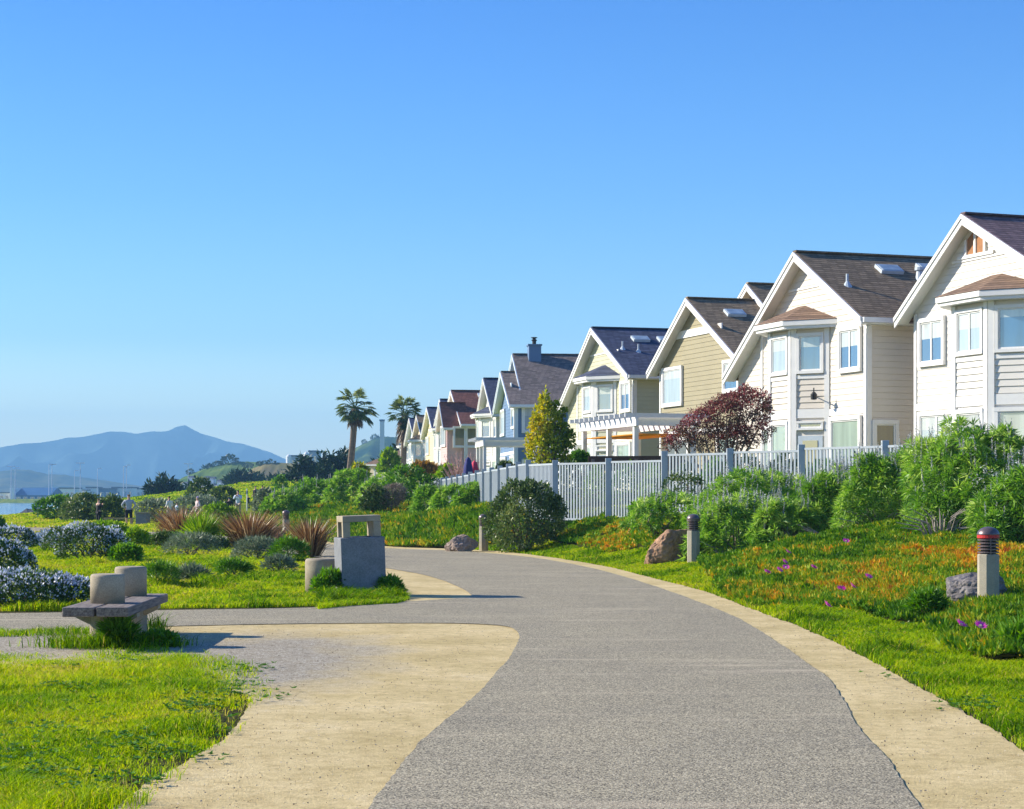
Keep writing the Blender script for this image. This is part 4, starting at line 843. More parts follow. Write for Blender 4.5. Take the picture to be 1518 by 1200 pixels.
LM_YEL = leafmat('leaf_yellow_green', [(0, (.10, .17, .012)), (.4, (.19, .27, .015)), (.7, (.44, .43, .02)), (1, (.66, .50, .03))], .4)
LM_RED = leafmat('leaf_dark_red', [(0, (.05, .04, .022)), (.4, (.15, .08, .05)), (.7, (.26, .06, .06)), (1, (.42, .09, .11))], .15)
LM_RUST = leafmat('leaf_rust', [(0, (.08, .07, .015)), (.5, (.25, .14, .02)), (1, (.45, .22, .03))], .3)
LM_SILV = leafmat('leaf_grey_green', [(0, (.07, .10, .06)), (.5, (.17, .22, .13)), (1, (.33, .38, .24))], .2)
LM_TWIG = leafmat('dry_twig', [(0, (.12, .09, .07)), (.5, (.24, .19, .15)), (1, (.42, .35, .28))], .1)
FLW = leafmat('magenta_petal', [(0, (.72, .08, .50)), (1, (.85, .20, .65))], .3)
# echium: rosettes of narrow leaves on a mounded bush, with grey spent flower spikes
def echium(px0, px1, py0, py1, Y, nr, label, seed, k=4, spikes=26, dy=None, rs=.21, group='pride of madeira bushes before the fence', lum=0, spike_h=.42):
    base, bl = sbox(px0, px1, py0, py1, Y, dy, k + 4, seed); gz = hgt(base[0], Y); base = (base[0], Y, min(base[2], gz)); dz = at(0, py1, Y).z - base[2]
    bl = [(b[0], b[1], b[2] + dz * .5, b[3] * 1.28, b[4] * 1.25, b[5] * 1.08 + abs(dz) * .5) for b in bl]
    wv = max(b[3] for b in bl); hv = max(b[2] + b[5] for b in bl); bl += [((q - 1.5) * wv * .55, -.35 * bl[0][4], hv * .20, wv * .42, wv * .42, hv * .26) for q in range(4)]
    h = tag(empty('echium_bush', base), label, 'shrub', group)
    P, D = blob_points(bl, int(nr * 1.85), .84, .0, seed, -.6); n = len(P); m = 18
    ax = nrm(D + np.array([0, 0, .5]) + rng.normal(size=(n, 3)) * .25)
    PP = np.repeat(P, m, 0); AX = np.repeat(ax, m, 0); t = rng.normal(size=(n * m, 3)); t = nrm(t - (t * AX).sum(1, keepdims=True) * AX)
    el = rng.uniform(-.15, 1.3, n * m)[:, None]; DD = t * np.cos(el) + AX * np.sin(el)
    v = np.repeat(np.clip(.48 + lum + .24 * vnoise(P[:, 0], P[:, 1], P[:, 2], 1.5, seed) + rng.normal(0, .13, n), 0, 1), m) + rng.normal(0, .08, n * m)
    k = max(1.0, Y / 42)
    link('foliage', leaf_mesh('foliage', PP + DD * .02, DD, rs * rng.uniform(.65, 1.15, n * m), .029 * k * rng.uniform(.7, 1.2, n * m), np.clip(v, 0, 1), bend=.12), LM_ECH, h)
    top = rng.permutation(np.where(D[:, 2] > .25)[0])[:int(spikes * 2.4)]; mb = []; 
    SP, SD, SL, SW = [], [], [], []
    for i in top:
        hh = spike_h * random.uniform(.6, 1.35); a = P[i]; ln = np.array([random.gauss(0, .12), random.gauss(0, .12), 1.0])
        c = 70; tt = np.linspace(.1, 1, c)[:, None]; cp = a + ln * hh * tt; dr = nrm(rng.normal(size=(c, 3)) + np.array([0, 0, .4]))
        SP.append(cp); SD.append(dr); SL.append(.048 * (1.15 - tt[:, 0] * .8)); SW.append(np.full(c, .017 * k))
    if SP: link('flower_spikes', leaf_mesh('flower_spikes', np.concatenate(SP), np.concatenate(SD), np.concatenate(SL), np.concatenate(SW), rng.random(sum(map(len, SP)))), LM_SPIKE, h)
    st = MB()
    for q in range(14):
        b = bl[q % len(bl)]; e = Vector((b[0] + random.uniform(-.7, .7) * b[3], b[1] - random.uniform(0, .8) * b[4], b[2] + random.uniform(-.1, .3) * b[5])); a = Vector((b[0] * .6 + random.uniform(-.2, .2), b[1] * .5, -.1))
        st.tube([a, a.lerp(e, .5) + Vector((random.uniform(-.15, .15), -.1, .0)), e], [.035, .025, .012], 5)
    st.build('stem', mat('echium_stem', (.24, .19, .16), .9, .3, 8) if 'echium_stem' not in bpy.data.materials else bpy.data.materials['echium_stem'], h)
    return h
echium(1035, 1150, 742, 838, 44.6, 520, 'low bright echium bush directly right of the bollard light and reddish boulder', 1)
echium(1045, 1205, 702, 800, 47.5, 700, 'wide echium bush under the fence posts, many grey flower spikes', 2, spikes=60, dy=2.2)
echium(1180, 1290, 705, 806, 44.5, 560, 'echium bush with thin dry twigs in the middle of the right hand thicket', 3, spikes=40, lum=-.05)
echium(1255, 1372, 676, 806, 42.0, 760, 'upright echium bush left of the tallest one, reaching the fence top', 4, spikes=26, lum=.06)
echium(1368, 1500, 640, 812, 39.5, 1150, 'tallest echium bush, hiding the lower windows of the right edge house', 5, spikes=50, dy=2.4)
echium(1468, 1600, 700, 820, 35.5, 900, 'dark leaved echium bush at the right edge behind the nearest bollard light', 6, spikes=22, lum=-.10)
echium(1120, 1215, 745, 815, 43.8, 420, 'low echium bush in front of the wide one, above the topmost magenta flowers', 8, spikes=16, lum=.04)
echium(1215, 1275, 700, 770, 46.5, 380, 'echium bush in the gap left of the upright one, spikes against the fence', 9, spikes=34, lum=-.02)
echium(1320, 1420, 660, 760, 43.5, 620, 'echium bush behind the gap between the upright and the tallest one', 10, spikes=34, lum=-.06)
echium(945, 1060, 735, 772, 50.0, 260, 'small echium mound at the fence foot left of the larger ones', 7, spikes=14)
for i, (a, b_, c, d, Y, nr, lab) in enumerate(((618, 660, 722, 754, 80, 220, 'small rounded echium bush, leftmost of the row under the far fence'), (645, 690, 722, 758, 78, 240, 'rounded echium bush in the row under the far fence, second from the left'), (680, 732, 720, 756, 77, 300, 'rounded echium bush beside the dark round bush under the far fence'))):
    echium(a, b_, c, d, Y, nr, lab, 20 + i, spikes=3, rs=.22, group='rounded bushes under the far fence', k=3)
for i, (a, b_, c, d, Y, nr, lab, lm) in enumerate(((488, 560, 698, 760, 104, 330, 'tall grey green bush left of the palm trunk foot', .02), (440, 500, 712, 765, 108, 300, 'leafy green bush right of the white shed foreground', -.08), (395, 450, 730, 772, 100, 260, 'bright bush behind the bollard between the flax clumps', -.02), (545, 620, 706, 752, 100, 260, 'pale grey green bush beside the large dark one', .08))):
    echium(a, b_, c, d, Y, nr, lab, 30 + i, spikes=8, rs=.26, group='green bushes on the slope', k=4, lum=lm)
# dry twiggy growth beneath the echium
for px0, px1, py0, py1, Y, lab in ((1140, 1260, 770, 808, 44.2, 'dry brown twiggy growth under the middle echium bushes'), (1240, 1300, 765, 805, 43, 'tangle of bare stems at the foot of the upright echium bush'), (560, 602, 718, 748, 88, 'grey leafless twiggy bush beside the dark round one')):
    base, bl = sbox(px0, px1, py0, py1, Y, None, 3, 3); shrub('twiggy_bush', (base[0], Y, hgt(base[0], Y)), [(b[0], b[1], b[2] + base[2] - hgt(base[0], Y), *b[3:]) for b in bl], 2600, .16, .012 * Y / 44, LM_TWIG, lab, spread=1.2, seed=4, low=-.9)
for i, (px, py, Y, n_) in enumerate(((1085, 815, 44.0, 26), (1235, 790, 43.0, 34), (1300, 790, 41.5, 26), (1395, 800, 38.5, 30))):
    a = at(px, py, Y); g_ = hgt(a.x, Y); h = tag(empty('dead_branches', (a.x, Y, g_)), ('bare curved stems at the foot of the bush beside the reddish boulder', 'bare curved stems in the middle of the echium thicket', 'bare curved stems at the foot of the upright echium bush', 'bare curved stems at the foot of the tallest echium bush')[i], 'branches'); mb = MB(); r = random.Random(i)
    for q in range(n_):
        e = Vector((r.uniform(-.9, .9), r.uniform(-.5, .1), r.uniform(.15, .6))); mb.tube([(e.x * .3, 0, -.05), (e.x * .5, e.y * .5, e.z * .7), tuple(e)], [.02, .014, .006], 4)
    mb.build('stem', mat('grey_stem_%s' % 'bark', (.36, .31, .27), .9, .2, 8) if 'grey_stem_bark' not in bpy.data.materials else bpy.data.materials['grey_stem_bark'], h)
# the dark round bush in front of the fence
base, bl = sbox(722, 834, 690, 796, 57.5, 2.0, 5, 3); bl += [(-.85, 0, .7, .38, .4, .5), (.1, 0, 1.75, .3, .3, .35), (-.55, 0, 1.35, .32, .35, .4), (.95, 0, 1.25, .25, .3, .35), (-.3, 0, 1.6, .45, .45, .45), (.45, 0, 1.5, .4, .4, .5), (.75, -.1, .9, .35, .4, .5)]
shrub('dark_bush', (base[0], 57.5, hgt(base[0], 57.5)), [(b[0], b[1], b[2] + .02, *b[3:]) for b in bl], 21000, .085, .05, LM_DARK, 'large dark small leaved bush in front of the picket fence', vbias=.16, seed=3, gap=.65, shell=.42, stems=12, low=-.8)
base, bl = sbox(935, 978, 742, 776, 55, None, 3, 5); shrub('dark_bush', (base[0], 55, base[2]), bl, 1800, .07, .05, LM_DARK, 'small dark bush at the fence foot behind the reddish boulder', vbias=.15, seed=5)
base, bl = sbox(985, 1050, 690, 740, 53, None, 4, 5); shrub('creeper', (base[0], 53.2, 1.0), [(b[0], 0, b[2] + .4, b[3], .3, b[5]) for b in bl], 1500, .07, .05, LM_DARK, 'thin dark climber growing over the picket fence', vbias=.1, seed=6, gap=.9)
# red leaved tree
def big_tree(name, px, Y, label, limbs, blobs, n, L, Wd, m, extra=None, barkm=BARK, gap=.5, shell=.5, seed=0, cat='tree', r0=.12, vf=None, zbase=None):
    g = hgt(at(px, HY, Y).x, Y) if zbase is None else zbase; x0 = at(px, HY, Y).x; h = tag(empty(name, (x0, Y, g)), label, cat)
    mb = MB()
    for lb in limbs:
        pts = [Vector(p) for p in lb]; k = len(pts); mb.tube(pts, [r0 * (1 - .85 * i / (k - 1)) for i in range(k)], 6)
    mb.build('trunk', barkm, h)
    P, D = blob_points(blobs, n, shell, gap, seed, -.8); k = len(P)
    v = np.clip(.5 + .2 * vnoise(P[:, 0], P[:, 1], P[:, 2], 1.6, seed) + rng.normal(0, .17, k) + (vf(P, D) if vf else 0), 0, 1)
    link('crown', leaf_mesh('crown', P, D * .7 + rng.normal(size=(k, 3)) * .8, L * rng.uniform(.6, 1.3, k), Wd * rng.uniform(.7, 1.3, k), v), m, h)
    return h
Y = 61; pm = F / Y
def rel(px, py, dy, Y, px0, g): a = at(px, py, Y); return (a.x - at(px0, HY, Y).x, dy, a.z - g)
g = 1.3; bl = []
for px, py, rx, rz in ((1110, 612, 34, 34), (1075, 622, 36, 34), (1040, 634, 34, 30), (1010, 648, 26, 18), (1120, 640, 26, 26), (1060, 655, 38, 20), (1095, 650, 34, 22), (1085, 596, 28, 14), (1125, 596, 18, 18), (994, 660, 16, 13), (1022, 634, 20, 12), (1138, 612, 10, 16), (1062, 606, 22, 10), (1105, 580, 12, 9)):
    c = rel(px, py, random.uniform(-.4, .4), Y, 1070, g); bl.append((*c, rx / pm, rx / pm * .9, rz / pm))
lim = [[(random.uniform(-.9, .3), 0, 0), (b[0] * .4, b[1], b[2] * .45), (b[0] * .8, b[1], b[2] * .8), (b[0] * 1.05, b[1], b[2] * 1.05)] for b in bl for _ in range(4)]
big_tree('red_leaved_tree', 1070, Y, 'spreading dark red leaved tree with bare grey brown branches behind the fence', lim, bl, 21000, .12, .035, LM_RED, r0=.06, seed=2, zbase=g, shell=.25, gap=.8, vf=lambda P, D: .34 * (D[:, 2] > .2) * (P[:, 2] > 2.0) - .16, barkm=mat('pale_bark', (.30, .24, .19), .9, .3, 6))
# yellow green tree
Y = 72; pm = F / Y; g = 1.4; bl = []
for px, py, rx, rz in ((808, 672, 28, 26), (822, 650, 26, 26), (800, 640, 18, 24), (812, 620, 20, 24), (806, 602, 10, 16), (808, 588, 5, 12), (832, 630, 9, 12), (795, 668, 14, 20), (838, 672, 10, 20), (797, 612, 6, 12), (786, 655, 8, 14), (846, 652, 8, 16), (826, 604, 6, 12), (790, 628, 5, 9), (836, 612, 5, 8)):
    c = rel(px, py, random.uniform(-.2, .2), Y, 815, g); bl.append((*c, rx / pm, rx / pm, rz / pm))
lim = [[(0, 0, 0), (b[0] * .3, b[1], b[2] * .5), (b[0], b[1], b[2])] for b in bl]
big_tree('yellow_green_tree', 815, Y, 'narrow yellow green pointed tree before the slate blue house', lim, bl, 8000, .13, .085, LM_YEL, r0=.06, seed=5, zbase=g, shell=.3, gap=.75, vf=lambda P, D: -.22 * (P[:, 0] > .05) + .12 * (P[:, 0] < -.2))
# bare pinkish tree
def bare_tree(px, Y, w, hgt_, zb, label, col, n=60, seed=1):
    r = random.Random(seed); h = tag(empty('bare_tree', (at(px, HY, Y).x, Y, zb)), label, 'tree'); mb = MB(); mb2 = MB()
    for q in range(n):
        a = r.uniform(0, 6.28); s = r.uniform(.2, 1) ** .7 * w / 2; e = Vector((math.cos(a) * s, math.sin(a) * s, hgt_ * r.uniform(.55, 1.0) * (1 - .25 * s / w))); m_ = Vector((e.x * .35, e.y * .35, e.z * .45))
        (mb if q < 10 else mb2).tube([(0, 0, 0), m_, e], [.05 if q < 10 else .03, .03, .008], 4)
        for _ in range(7): b_ = m_.lerp(e, r.uniform(.1, 1)); mb2.tube([b_, b_ + Vector((r.uniform(-.3, .3), r.uniform(-.3, .3), r.uniform(.1, .5))) * w * .22], [.016, .006], 3)
    mm = mat('twig_bark', col, .9, .2, 5); mb.build('trunk', mm, h); mb2.build('crown', mm, h); return h
bare_tree(683, 116, 2.6, 3.2, 1.4, 'bare pinkish brown twiggy tree beside the navy umbrella', (.42, .27, .25), 70)
for px0, px1, py0, py1, Y, m_, lab in ((604, 652, 686, 714, 140, LM_RUST, 'rust orange bush in front of the small far houses'), (650, 676, 692, 712, 118, LM_LIME, 'yellow green bush left of the bare pink tree'), (738, 760, 688, 706, 84, LM_DARK, 'low dark plant behind the fence left of the yellow green tree'), (846, 872, 672, 690, 74, LM_MID, 'small green bush right of the yellow green tree'), (520, 545, 690, 715, 150, LM_YEL, 'yellowish bush beside the left palm foot'), (562, 592, 668, 712, 190, LM_LIME, 'spiky young yellow green palm before the low tan roofed house')):
    base, bl = sbox(px0, px1, py0, py1, Y, None, 3, 2); shrub('bush', base, bl, 1300, .0022 * Y, .0014 * Y, m_, lab, seed=2)
# large and small bushes on the middle ground
for i, (px0, px1, py0, py1, Y, n, m_, vb, lab) in enumerate((
        (560, 648, 690, 752, 94, 5200, LM_MID, -.10, 'largest dark green rounded bush left of the far fence end'),
        (536, 576, 724, 757, 88, 2600, LM_DARK, .12, 'small clipped dark green ball shaped bush'),
        (428, 488, 718, 752, 128, 1800, LM_MID, -.1, 'green bush below the white shed'),
        (374, 410, 726, 762, 120, 1700, LM_SILV, .0, 'grey green dry bush right of the walking people'),
        (296, 352, 754, 778, 90, 1800, LM_LIME, -.1, 'bright green bush behind the flax clumps'),
        (278, 317, 713, 744, 175, 1700, LM_DARK, .12, 'dark round bush on the left end of the grass mound'),
        (312, 352, 724, 748, 168, 1500, LM_DARK, .18, 'second dark bush right of the round one on the grass mound'),
        (405, 424, 712, 728, 190, 600, LM_MID, .0, 'small round bush on the crest of the mound'),
        (55, 120, 735, 772, 128, 2800, LM_MID, -.12, 'left part of the broad dark coastal thicket by the water'),
        (90, 160, 731, 772, 126, 3200, LM_DARK, .22, 'middle part of the broad dark coastal thicket by the water'),
        (140, 186, 736, 774, 122, 2600, LM_DARK, .20, 'right part of the dark coastal thicket behind the man in grey'),
        (-20, 8, 766, 790, 95, 900, LM_MID, -.2, 'dark green bush at the left frame edge by the water'),
        (205, 262, 744, 768, 118, 1800, LM_SILV, .1, 'pale grey green low shrub behind the grey litter bin'),
        (255, 330, 738, 762, 135, 2200, LM_SILV, .15, 'pale purple grey shrub behind the seated people'))):
    base, bl = sbox(px0, px1, py0, py1, Y, None, 5, 40 + i); gz = hgt(base[0], Y); sh_ = max(0, base[2] - gz)
    shrub('bush', (base[0], Y, min(gz, base[2])), [(b[0], b[1], b[2] + base[2] - min(gz, base[2]), b[3], b[4], b[5] + sh_ * .5) for b in bl], n, .0016 * Y, .0009 * Y, m_, lab, vbias=vb, seed=50 + i, low=-.8, gap=.2)
# ceanothus, blue flowers
for i, (px0, px1, py0, py1, Y, n, lab) in enumerate(((-70, 132, 845, 905, 28.6, 9000, 'nearest blue flowered shrub, behind the bench at the left edge'), (-40, 45, 806, 872, 35, 5500, 'blue flowered shrub at the left edge behind the nearest one'), (74, 186, 778, 838, 46.5, 7500, 'blue flowered shrub left of the small glossy green one'), (-20, 52, 782, 815, 60, 3200, 'low blue flowered shrub at the left edge beside the far path'), (48, 104, 777, 802, 66, 2600, 'small far blue flowered shrub between two larger ones'))):
    base, bl = sbox(px0, px1, py0, py1, Y, None, 6, 60 + i)
    shrub('blue_flowering_shrub', (base[0], Y, hgt(base[0], Y) - .02), bl, n, .055 * max(1, Y / 45), .035 * max(1, Y / 45), LM_CEA, lab, 'blue flowering shrubs on the left', seed=70 + i, low=-.6, gap=.1, flowers=(int(n * .42), .045 * max(1, Y / 38), .03 * max(1, Y / 38), LM_BLUE, .6))
for i, (px0, px1, py0, py1, Y, n, m_, L_, W_, lab) in enumerate((
        (164, 210, 812, 843, 45, 1800, LM_MID, .10, .05, 'small glossy green shrub right of the blue flowered shrub'),
        (182, 222, 782, 812, 60, 1500, LM_LIME, .12, .04, 'bright green shrub left of the first flax clump'),
        (126, 196, 757, 792, 72, 2400, LM_LIME, .12, .06, 'yellow flowering green shrub in front of the man in grey'),
        (242, 322, 806, 842, 52, 2600, LM_SILV, .13, .02, 'low grey green shrub on the island lawn'),
        (344, 420, 806, 842, 50, 2600, LM_SILV, .13, .02, 'low grey green shrub below the middle flax clump'),
        (400, 455, 812, 850, 47, 2000, LM_MID, .14, .02, 'rough dark green clump left of the round stool'),
        (215, 262, 852, 884, 35, 1600, LM_MID, .12, .012, 'tufty green clump behind the bench'),
        (262, 306, 848, 876, 36, 1300, LM_SILV, .13, .02, 'small pale grey green shrub mid lawn behind the bench'),
        (322, 372, 846, 872, 39, 1400, LM_MID, .12, .018, 'rough green clump in the middle of the island lawn'),
        (300, 340, 796, 818, 58, 1200, LM_DARK, .10, .03, 'dark low bush at the foot of the two left flax clumps'),
        (226, 262, 800, 826, 56, 1300, LM_DARK, .10, .03, 'dark low bush below the leftmost flax clump'),
        (392, 436, 842, 868, 41, 1200, LM_SILV, .12, .02, 'grey green tussock left of the round stool'),
        (1352, 1400, 880, 925, 25, 1500, LM_MID, .12, .022, 'grassy green clump left of the dark grey boulder'),
        (1488, 1560, 985, 1030, 19.5, 900, LM_MID, .14, .03, 'fleshy green plant at the lower right frame edge'),
        (466, 520, 845, 886, 31.6, 1500, LM_MID, .09, .04, 'leafy weed clump with yellow flowers at the foot of the litter bin'),
        (560, 598, 864, 894, 31.6, 900, LM_MID, .08, .03, 'dark leafy weeds right of the litter bin'),
        (152, 200, 918, 960, 20.8, 900, LM_MID, .12, .03, 'leafy weeds growing against the bench pedestal'),
        (208, 258, 940, 966, 20.9, 700, LM_MID, .06, .03, 'low dark weeds right of the bench foot'))):
    base, bl = sbox(px0, px1, py0, py1, Y, None, 4, 80 + i)
    fl = (40, .03, .03, leafmat('yellow_flower_%s' % 'petal', [(0, (.75, .6, .02)), (1, (.8, .7, .05))], .2), .6) if 'yellow fl' in lab else None
    shrub('low_shrub', (base[0], Y, hgt(base[0], Y) - .02), bl, n, L_, W_, m_, lab, seed=90 + i, low=-.3, gap=.15, flowers=fl, spread=.7)
for k_ in range(16):
    px_, py_ = random.uniform(230, 440), random.uniform(838, 888); X_c, Y_c = gp(px_, py_)
    tuft_n = rng.normal(size=(260, 2)) * [.22, .18] + [X_c, Y_c]
    if k_ == 0: TU = [tuft_n]
    else: TU.append(tuft_n)
grass('lawn_tufts', np.concatenate(TU), .10, .30, fw(1.5), 'rougher darker tufts in the turf between the path branches', shift=-.22)
# flax clumps
def flax(px0, px1, py0, py1, Y, n, label, seed, bias=0):
    a = at(px0, py1, Y); c = at(px1, py0, Y); w = (c.x - a.x); hh = (c.z - a.z); g = hgt((a.x + c.x) / 2, Y)
    h = tag(empty('flax_clump', ((a.x + c.x) / 2, Y, g)), label, 'plant', 'brown flax clumps'); r = np.random.default_rng(seed)
    t = r.uniform(0, 2 * np.pi, n); out = r.uniform(.05, 1.0, n) ** .8; P = np.stack([np.cos(t) * out * w * .2, np.sin(t) * out * w * .15, np.zeros(n)], 1)
    L = hh * r.uniform(.55, 1.15, n); tilt = out * r.uniform(.5, 1.2, n) * (w * .55 / hh); D = np.stack([np.cos(t) * tilt, np.sin(t) * tilt, np.ones(n)], 1)
    n_ = n; v = np.clip(.45 + r.normal(0, .26, n) + bias, 0, 1)
    me = blade_mesh('blades', P, D, L, np.full(n, .034 * Y / 55), v, .16); link('blades', me, LM_PHO, h)
    P2 = P[:n // 3] * 1.15; D2 = D[:n // 3] * [1.5, 1.5, .8]; me = blade_mesh('outer_blades', P2, D2, L[:n // 3] * .8, np.full(len(P2), .04 * Y / 55), np.clip(v[:n // 3] + .25, 0, 1), .35); link('outer_blades', me, LM_PHO, h)
flax(220, 318, 748, 800, 76, 760, 'orange brown flax clump, leftmost, beside the grey litter bin', 1, .05)
flax(322, 420, 752, 815, 61, 820, 'largest brown flax clump, in the middle', 2)
flax(428, 492, 766, 828, 53, 520, 'dark brown flax clump directly behind the litter bin', 3, -.05)
flax(400, 425, 772, 806, 66, 120, 'small dark flax clump between the middle one and the bollard', 4, -.2)
shrub('grass_tuft', (at(298, HY, 61).x, 61, 0), [(0, 0, .3, .3, .3, .4)], 700, .45, .03, LM_LIME, 'tall bright green tuft between two flax clumps', spread=.25, seed=3, low=-.2, cat='plant')
# magenta flowers on the ice plant
fl = MB()
def flower():
    mb = MB(); n = 18
    for k in range(n):
        t = 2 * math.pi * k / n; c, s = math.cos(t), math.sin(t); r = .052 if k % 2 else .046
        mb.face([(c * .008, s * .008, 0), (c * r * .6 - s * .007, s * r * .6 + c * .007, .012), (c * r, s * r, .022), (c * r * .6 + s * .007, s * r * .6 - c * .007, .012)])
    o = mb.build('ice_plant_flower', FLW); MB().lathe([(.014, .002), (.010, .014)], 8).build('flower_centre', YELL, o); return o
f0 = None
for px, py, lab in ((1453, 929, 'right one of the two magenta flowers below the nearest bollard light'), (1424, 927, 'left one of the two magenta flowers below the nearest bollard light'), (1226, 898, 'single magenta flower low on the slope beside dark soil'), (1287, 856, 'large magenta flower in the orange patch of ice plant'), (1264, 870, 'magenta flower, right of two small ones mid slope'), (1247, 874, 'magenta flower, left of two small ones mid slope'), (1206, 842, 'pale magenta flower right of the long cluster'), (1165, 842, 'rightmost magenta flower of the cluster nearest the path bend'), (1155, 846, 'middle magenta flower of the cluster nearest the path bend'), (1163, 834, 'topmost magenta flower of the cluster nearest the path bend'), (1137, 849, 'leftmost small magenta flower nearest the path bend'), (1254, 803, 'magenta flower at the foot of the echium bushes'), (1168, 819, 'small pink flower high in the ice plant near the dry twigs')):
    Yt = 20.0
    for _ in range(400):
        a = at(px, py, Yt)
        if a.z < hgt(a.x, Yt) + .27: break
        Yt += .1
    if f0 is None: f0 = flower(); o = f0
    else: o = copy_tree(f0)
    o.location = (a.x, Yt, a.z); o.rotation_euler = (R(35), R(random.uniform(-25, 25)), random.uniform(0, 3)); o.scale = (1.5, 1.5, 1.5); tag(o, lab, 'flower', 'magenta flowers on the ice plant')
# ------------------------------------------------------------------ palms
def palm(px, Y, zt, rad, label, seed, lean=0, skirt=.5):
    g = 1.5; x = at(px, HY, Y).x; h = tag(empty('palm_tree', (x, Y, g)), label, 'palm tree', 'fan palms on the skyline'); r = np.random.default_rng(seed); H_ = zt - g
    path = [(0, 0, 0), (-.1, 0, H_ * .3), (lean * .5, 0, H_ * .65), (lean, 0, H_)]; MB().tube(path, [.42, .36, .33, .36], 10).build('trunk', PBARK, h)
    PP, DD, LL, VV = [], [], [], []; stm = MB()
    for k in range(46):
        t = r.uniform(0, 6.28); el = r.uniform(-.95, 1.4); d = np.array([math.cos(t) * math.cos(el), math.sin(t) * math.cos(el), math.sin(el)]); c = np.array([lean, 0, H_ + .1]); s = rad * r.uniform(.45, .72)
        e = c + d * s; stm.tube([tuple(c), tuple(e)], [.035, .025], 4); m = 22
        sd_ = np.cross(d, [0, 0, 1.0]); sd_ /= max(np.linalg.norm(sd_), 1e-3); an = np.linspace(-1.25, 1.25, m)[:, None]; fd = d * np.cos(an) + sd_ * np.sin(an); fd[:, 2] -= .22
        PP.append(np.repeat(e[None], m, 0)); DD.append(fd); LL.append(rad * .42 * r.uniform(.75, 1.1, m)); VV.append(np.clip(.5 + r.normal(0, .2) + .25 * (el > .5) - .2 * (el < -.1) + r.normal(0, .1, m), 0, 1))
    stm.build('frond_stems', LM_YEL, h)
    link('fronds', leaf_mesh('fronds', np.concatenate(PP), np.concatenate(DD), np.concatenate(LL), .11, np.concatenate(VV), bend=.18), leafmat('palm_frond', [(0, (.03, .06, .015)), (.5, (.09, .14, .03)), (1, (.26, .30, .06))], .25), h)
    n = 420; t = r.uniform(0, 6.28, n); P = np.stack([lean + np.cos(t) * .35, np.sin(t) * .35, H_ - r.uniform(0, 1.2, n) * skirt * 2], 1); D = np.stack([np.cos(t) * .5, np.sin(t) * .5, -np.ones(n)], 1)
    link('dead_fronds', leaf_mesh('dead_fronds', P, D, rad * .5 * r.uniform(.5, 1.1, n) * (.5 + skirt), .12, r.random(n)), leafmat('dead_frond', [(0, (.06, .04, .03)), (1, (.26, .18, .11))], .1), h)
palm(520, 200, 1.6 + (738 - 606) / 14.5, 2.35, 'left fan palm standing clear on the skyline', 1, .45)
palm(598, 212, 1.6 + (738 - 616) / 13.7, 2.25, 'right fan palm against the end of the house row', 2, .15, .9)
# ------------------------------------------------------------------ cypresses and distant trees
def cypress(px0, px1, py0, py1, Y, n, label, seed, lean=.6, spikes=9, group='dark wind swept cypresses', gb=None):
    a = at(px0, py1, Y); c = at(px1, py0, Y); w = c.x - a.x; hh = c.z - a.z; zb = a.z; g = hgt((a.x + c.x) / 2, Y) if gb is None else gb; g = min(g, zb)
    h = tag(empty('cypress', ((a.x + c.x) / 2, Y, g)), label, 'tree', group); r = random.Random(seed); dz = zb - g; mb = MB(); bl = []
    for q in range(spikes):
        t = (q + .5) / spikes - .5; top = hh * r.uniform(.55, 1.0) * (1 - .5 * abs(t + .05)); bx_ = t * w * .8
        mb.tube([(bx_ * .2, 0, 0), (bx_ * .6, r.uniform(-.3, .3) * w * .3, dz + top * .4), (bx_ + lean * top * .2, 0, dz + top * .92)], [w * .02, w * .012, w * .004], 5)
        for s in range(7):
            f = (s + .6) / 7; rr = w * .135 * (1.15 - f) ** .8 + w * .012; bl.append((bx_ * (.5 + .5 * f) + lean * top * .22 * f + r.uniform(-.03, .03) * w, r.uniform(-.15, .15) * w, dz + top * f * .95, rr * 1.25, rr * 1.2, rr * r.uniform(.5, .9) * .9))
    mb.build('trunk', BARK, h); P, D = blob_points(bl, n, .4, .45, seed, -.9); k = len(P)
    v = np.clip(.45 + rng.normal(0, .2, k) + .18 * vnoise(P[:, 0], P[:, 1], P[:, 2], 8 / w, seed), 0, 1)
    link('crown', leaf_mesh('crown', P, D * [1, 1, .4] + rng.normal(size=(k, 3)) * .5 + np.array([.3 * lean, 0, .35]), .0032 * Y * rng.uniform(.6, 1.4, k), .0011 * Y, v), LM_CYP, h); return h
cypress(418, 482, 668, 724, 262, 5200, 'dark cypress left of the tallest one behind the green bushes', 1)
cypress(462, 532, 652, 724, 255, 7200, 'tallest dark wind swept cypress left of the left palm', 2, spikes=11)
cypress(538, 608, 668, 716, 285, 5200, 'dark cypress behind the low tan roofed house', 3)
cypress(505, 560, 690, 722, 280, 3600, 'low dark cypress between the palm trunk and the low house', 8)
cypress(566, 606, 656, 700, 300, 3600, 'dark cypress between the grey chimney stack and the right palm', 9)
cypress(328, 392, 696, 722, 420, 3600, 'flat topped dark cypress behind the grass mound', 4, .8)
cypress(210, 272, 702, 744, 300, 4800, 'broad dark cypress at the edge of the marina', 5, .3, gb=.5)
cypress(392, 432, 702, 722, 400, 1800, 'low dark cypress behind the right part of the mound', 6)
cypress(0+258, 300, 716, 738, 420, 1500, 'small dark cypress right of the marina one', 7, gb=.6)
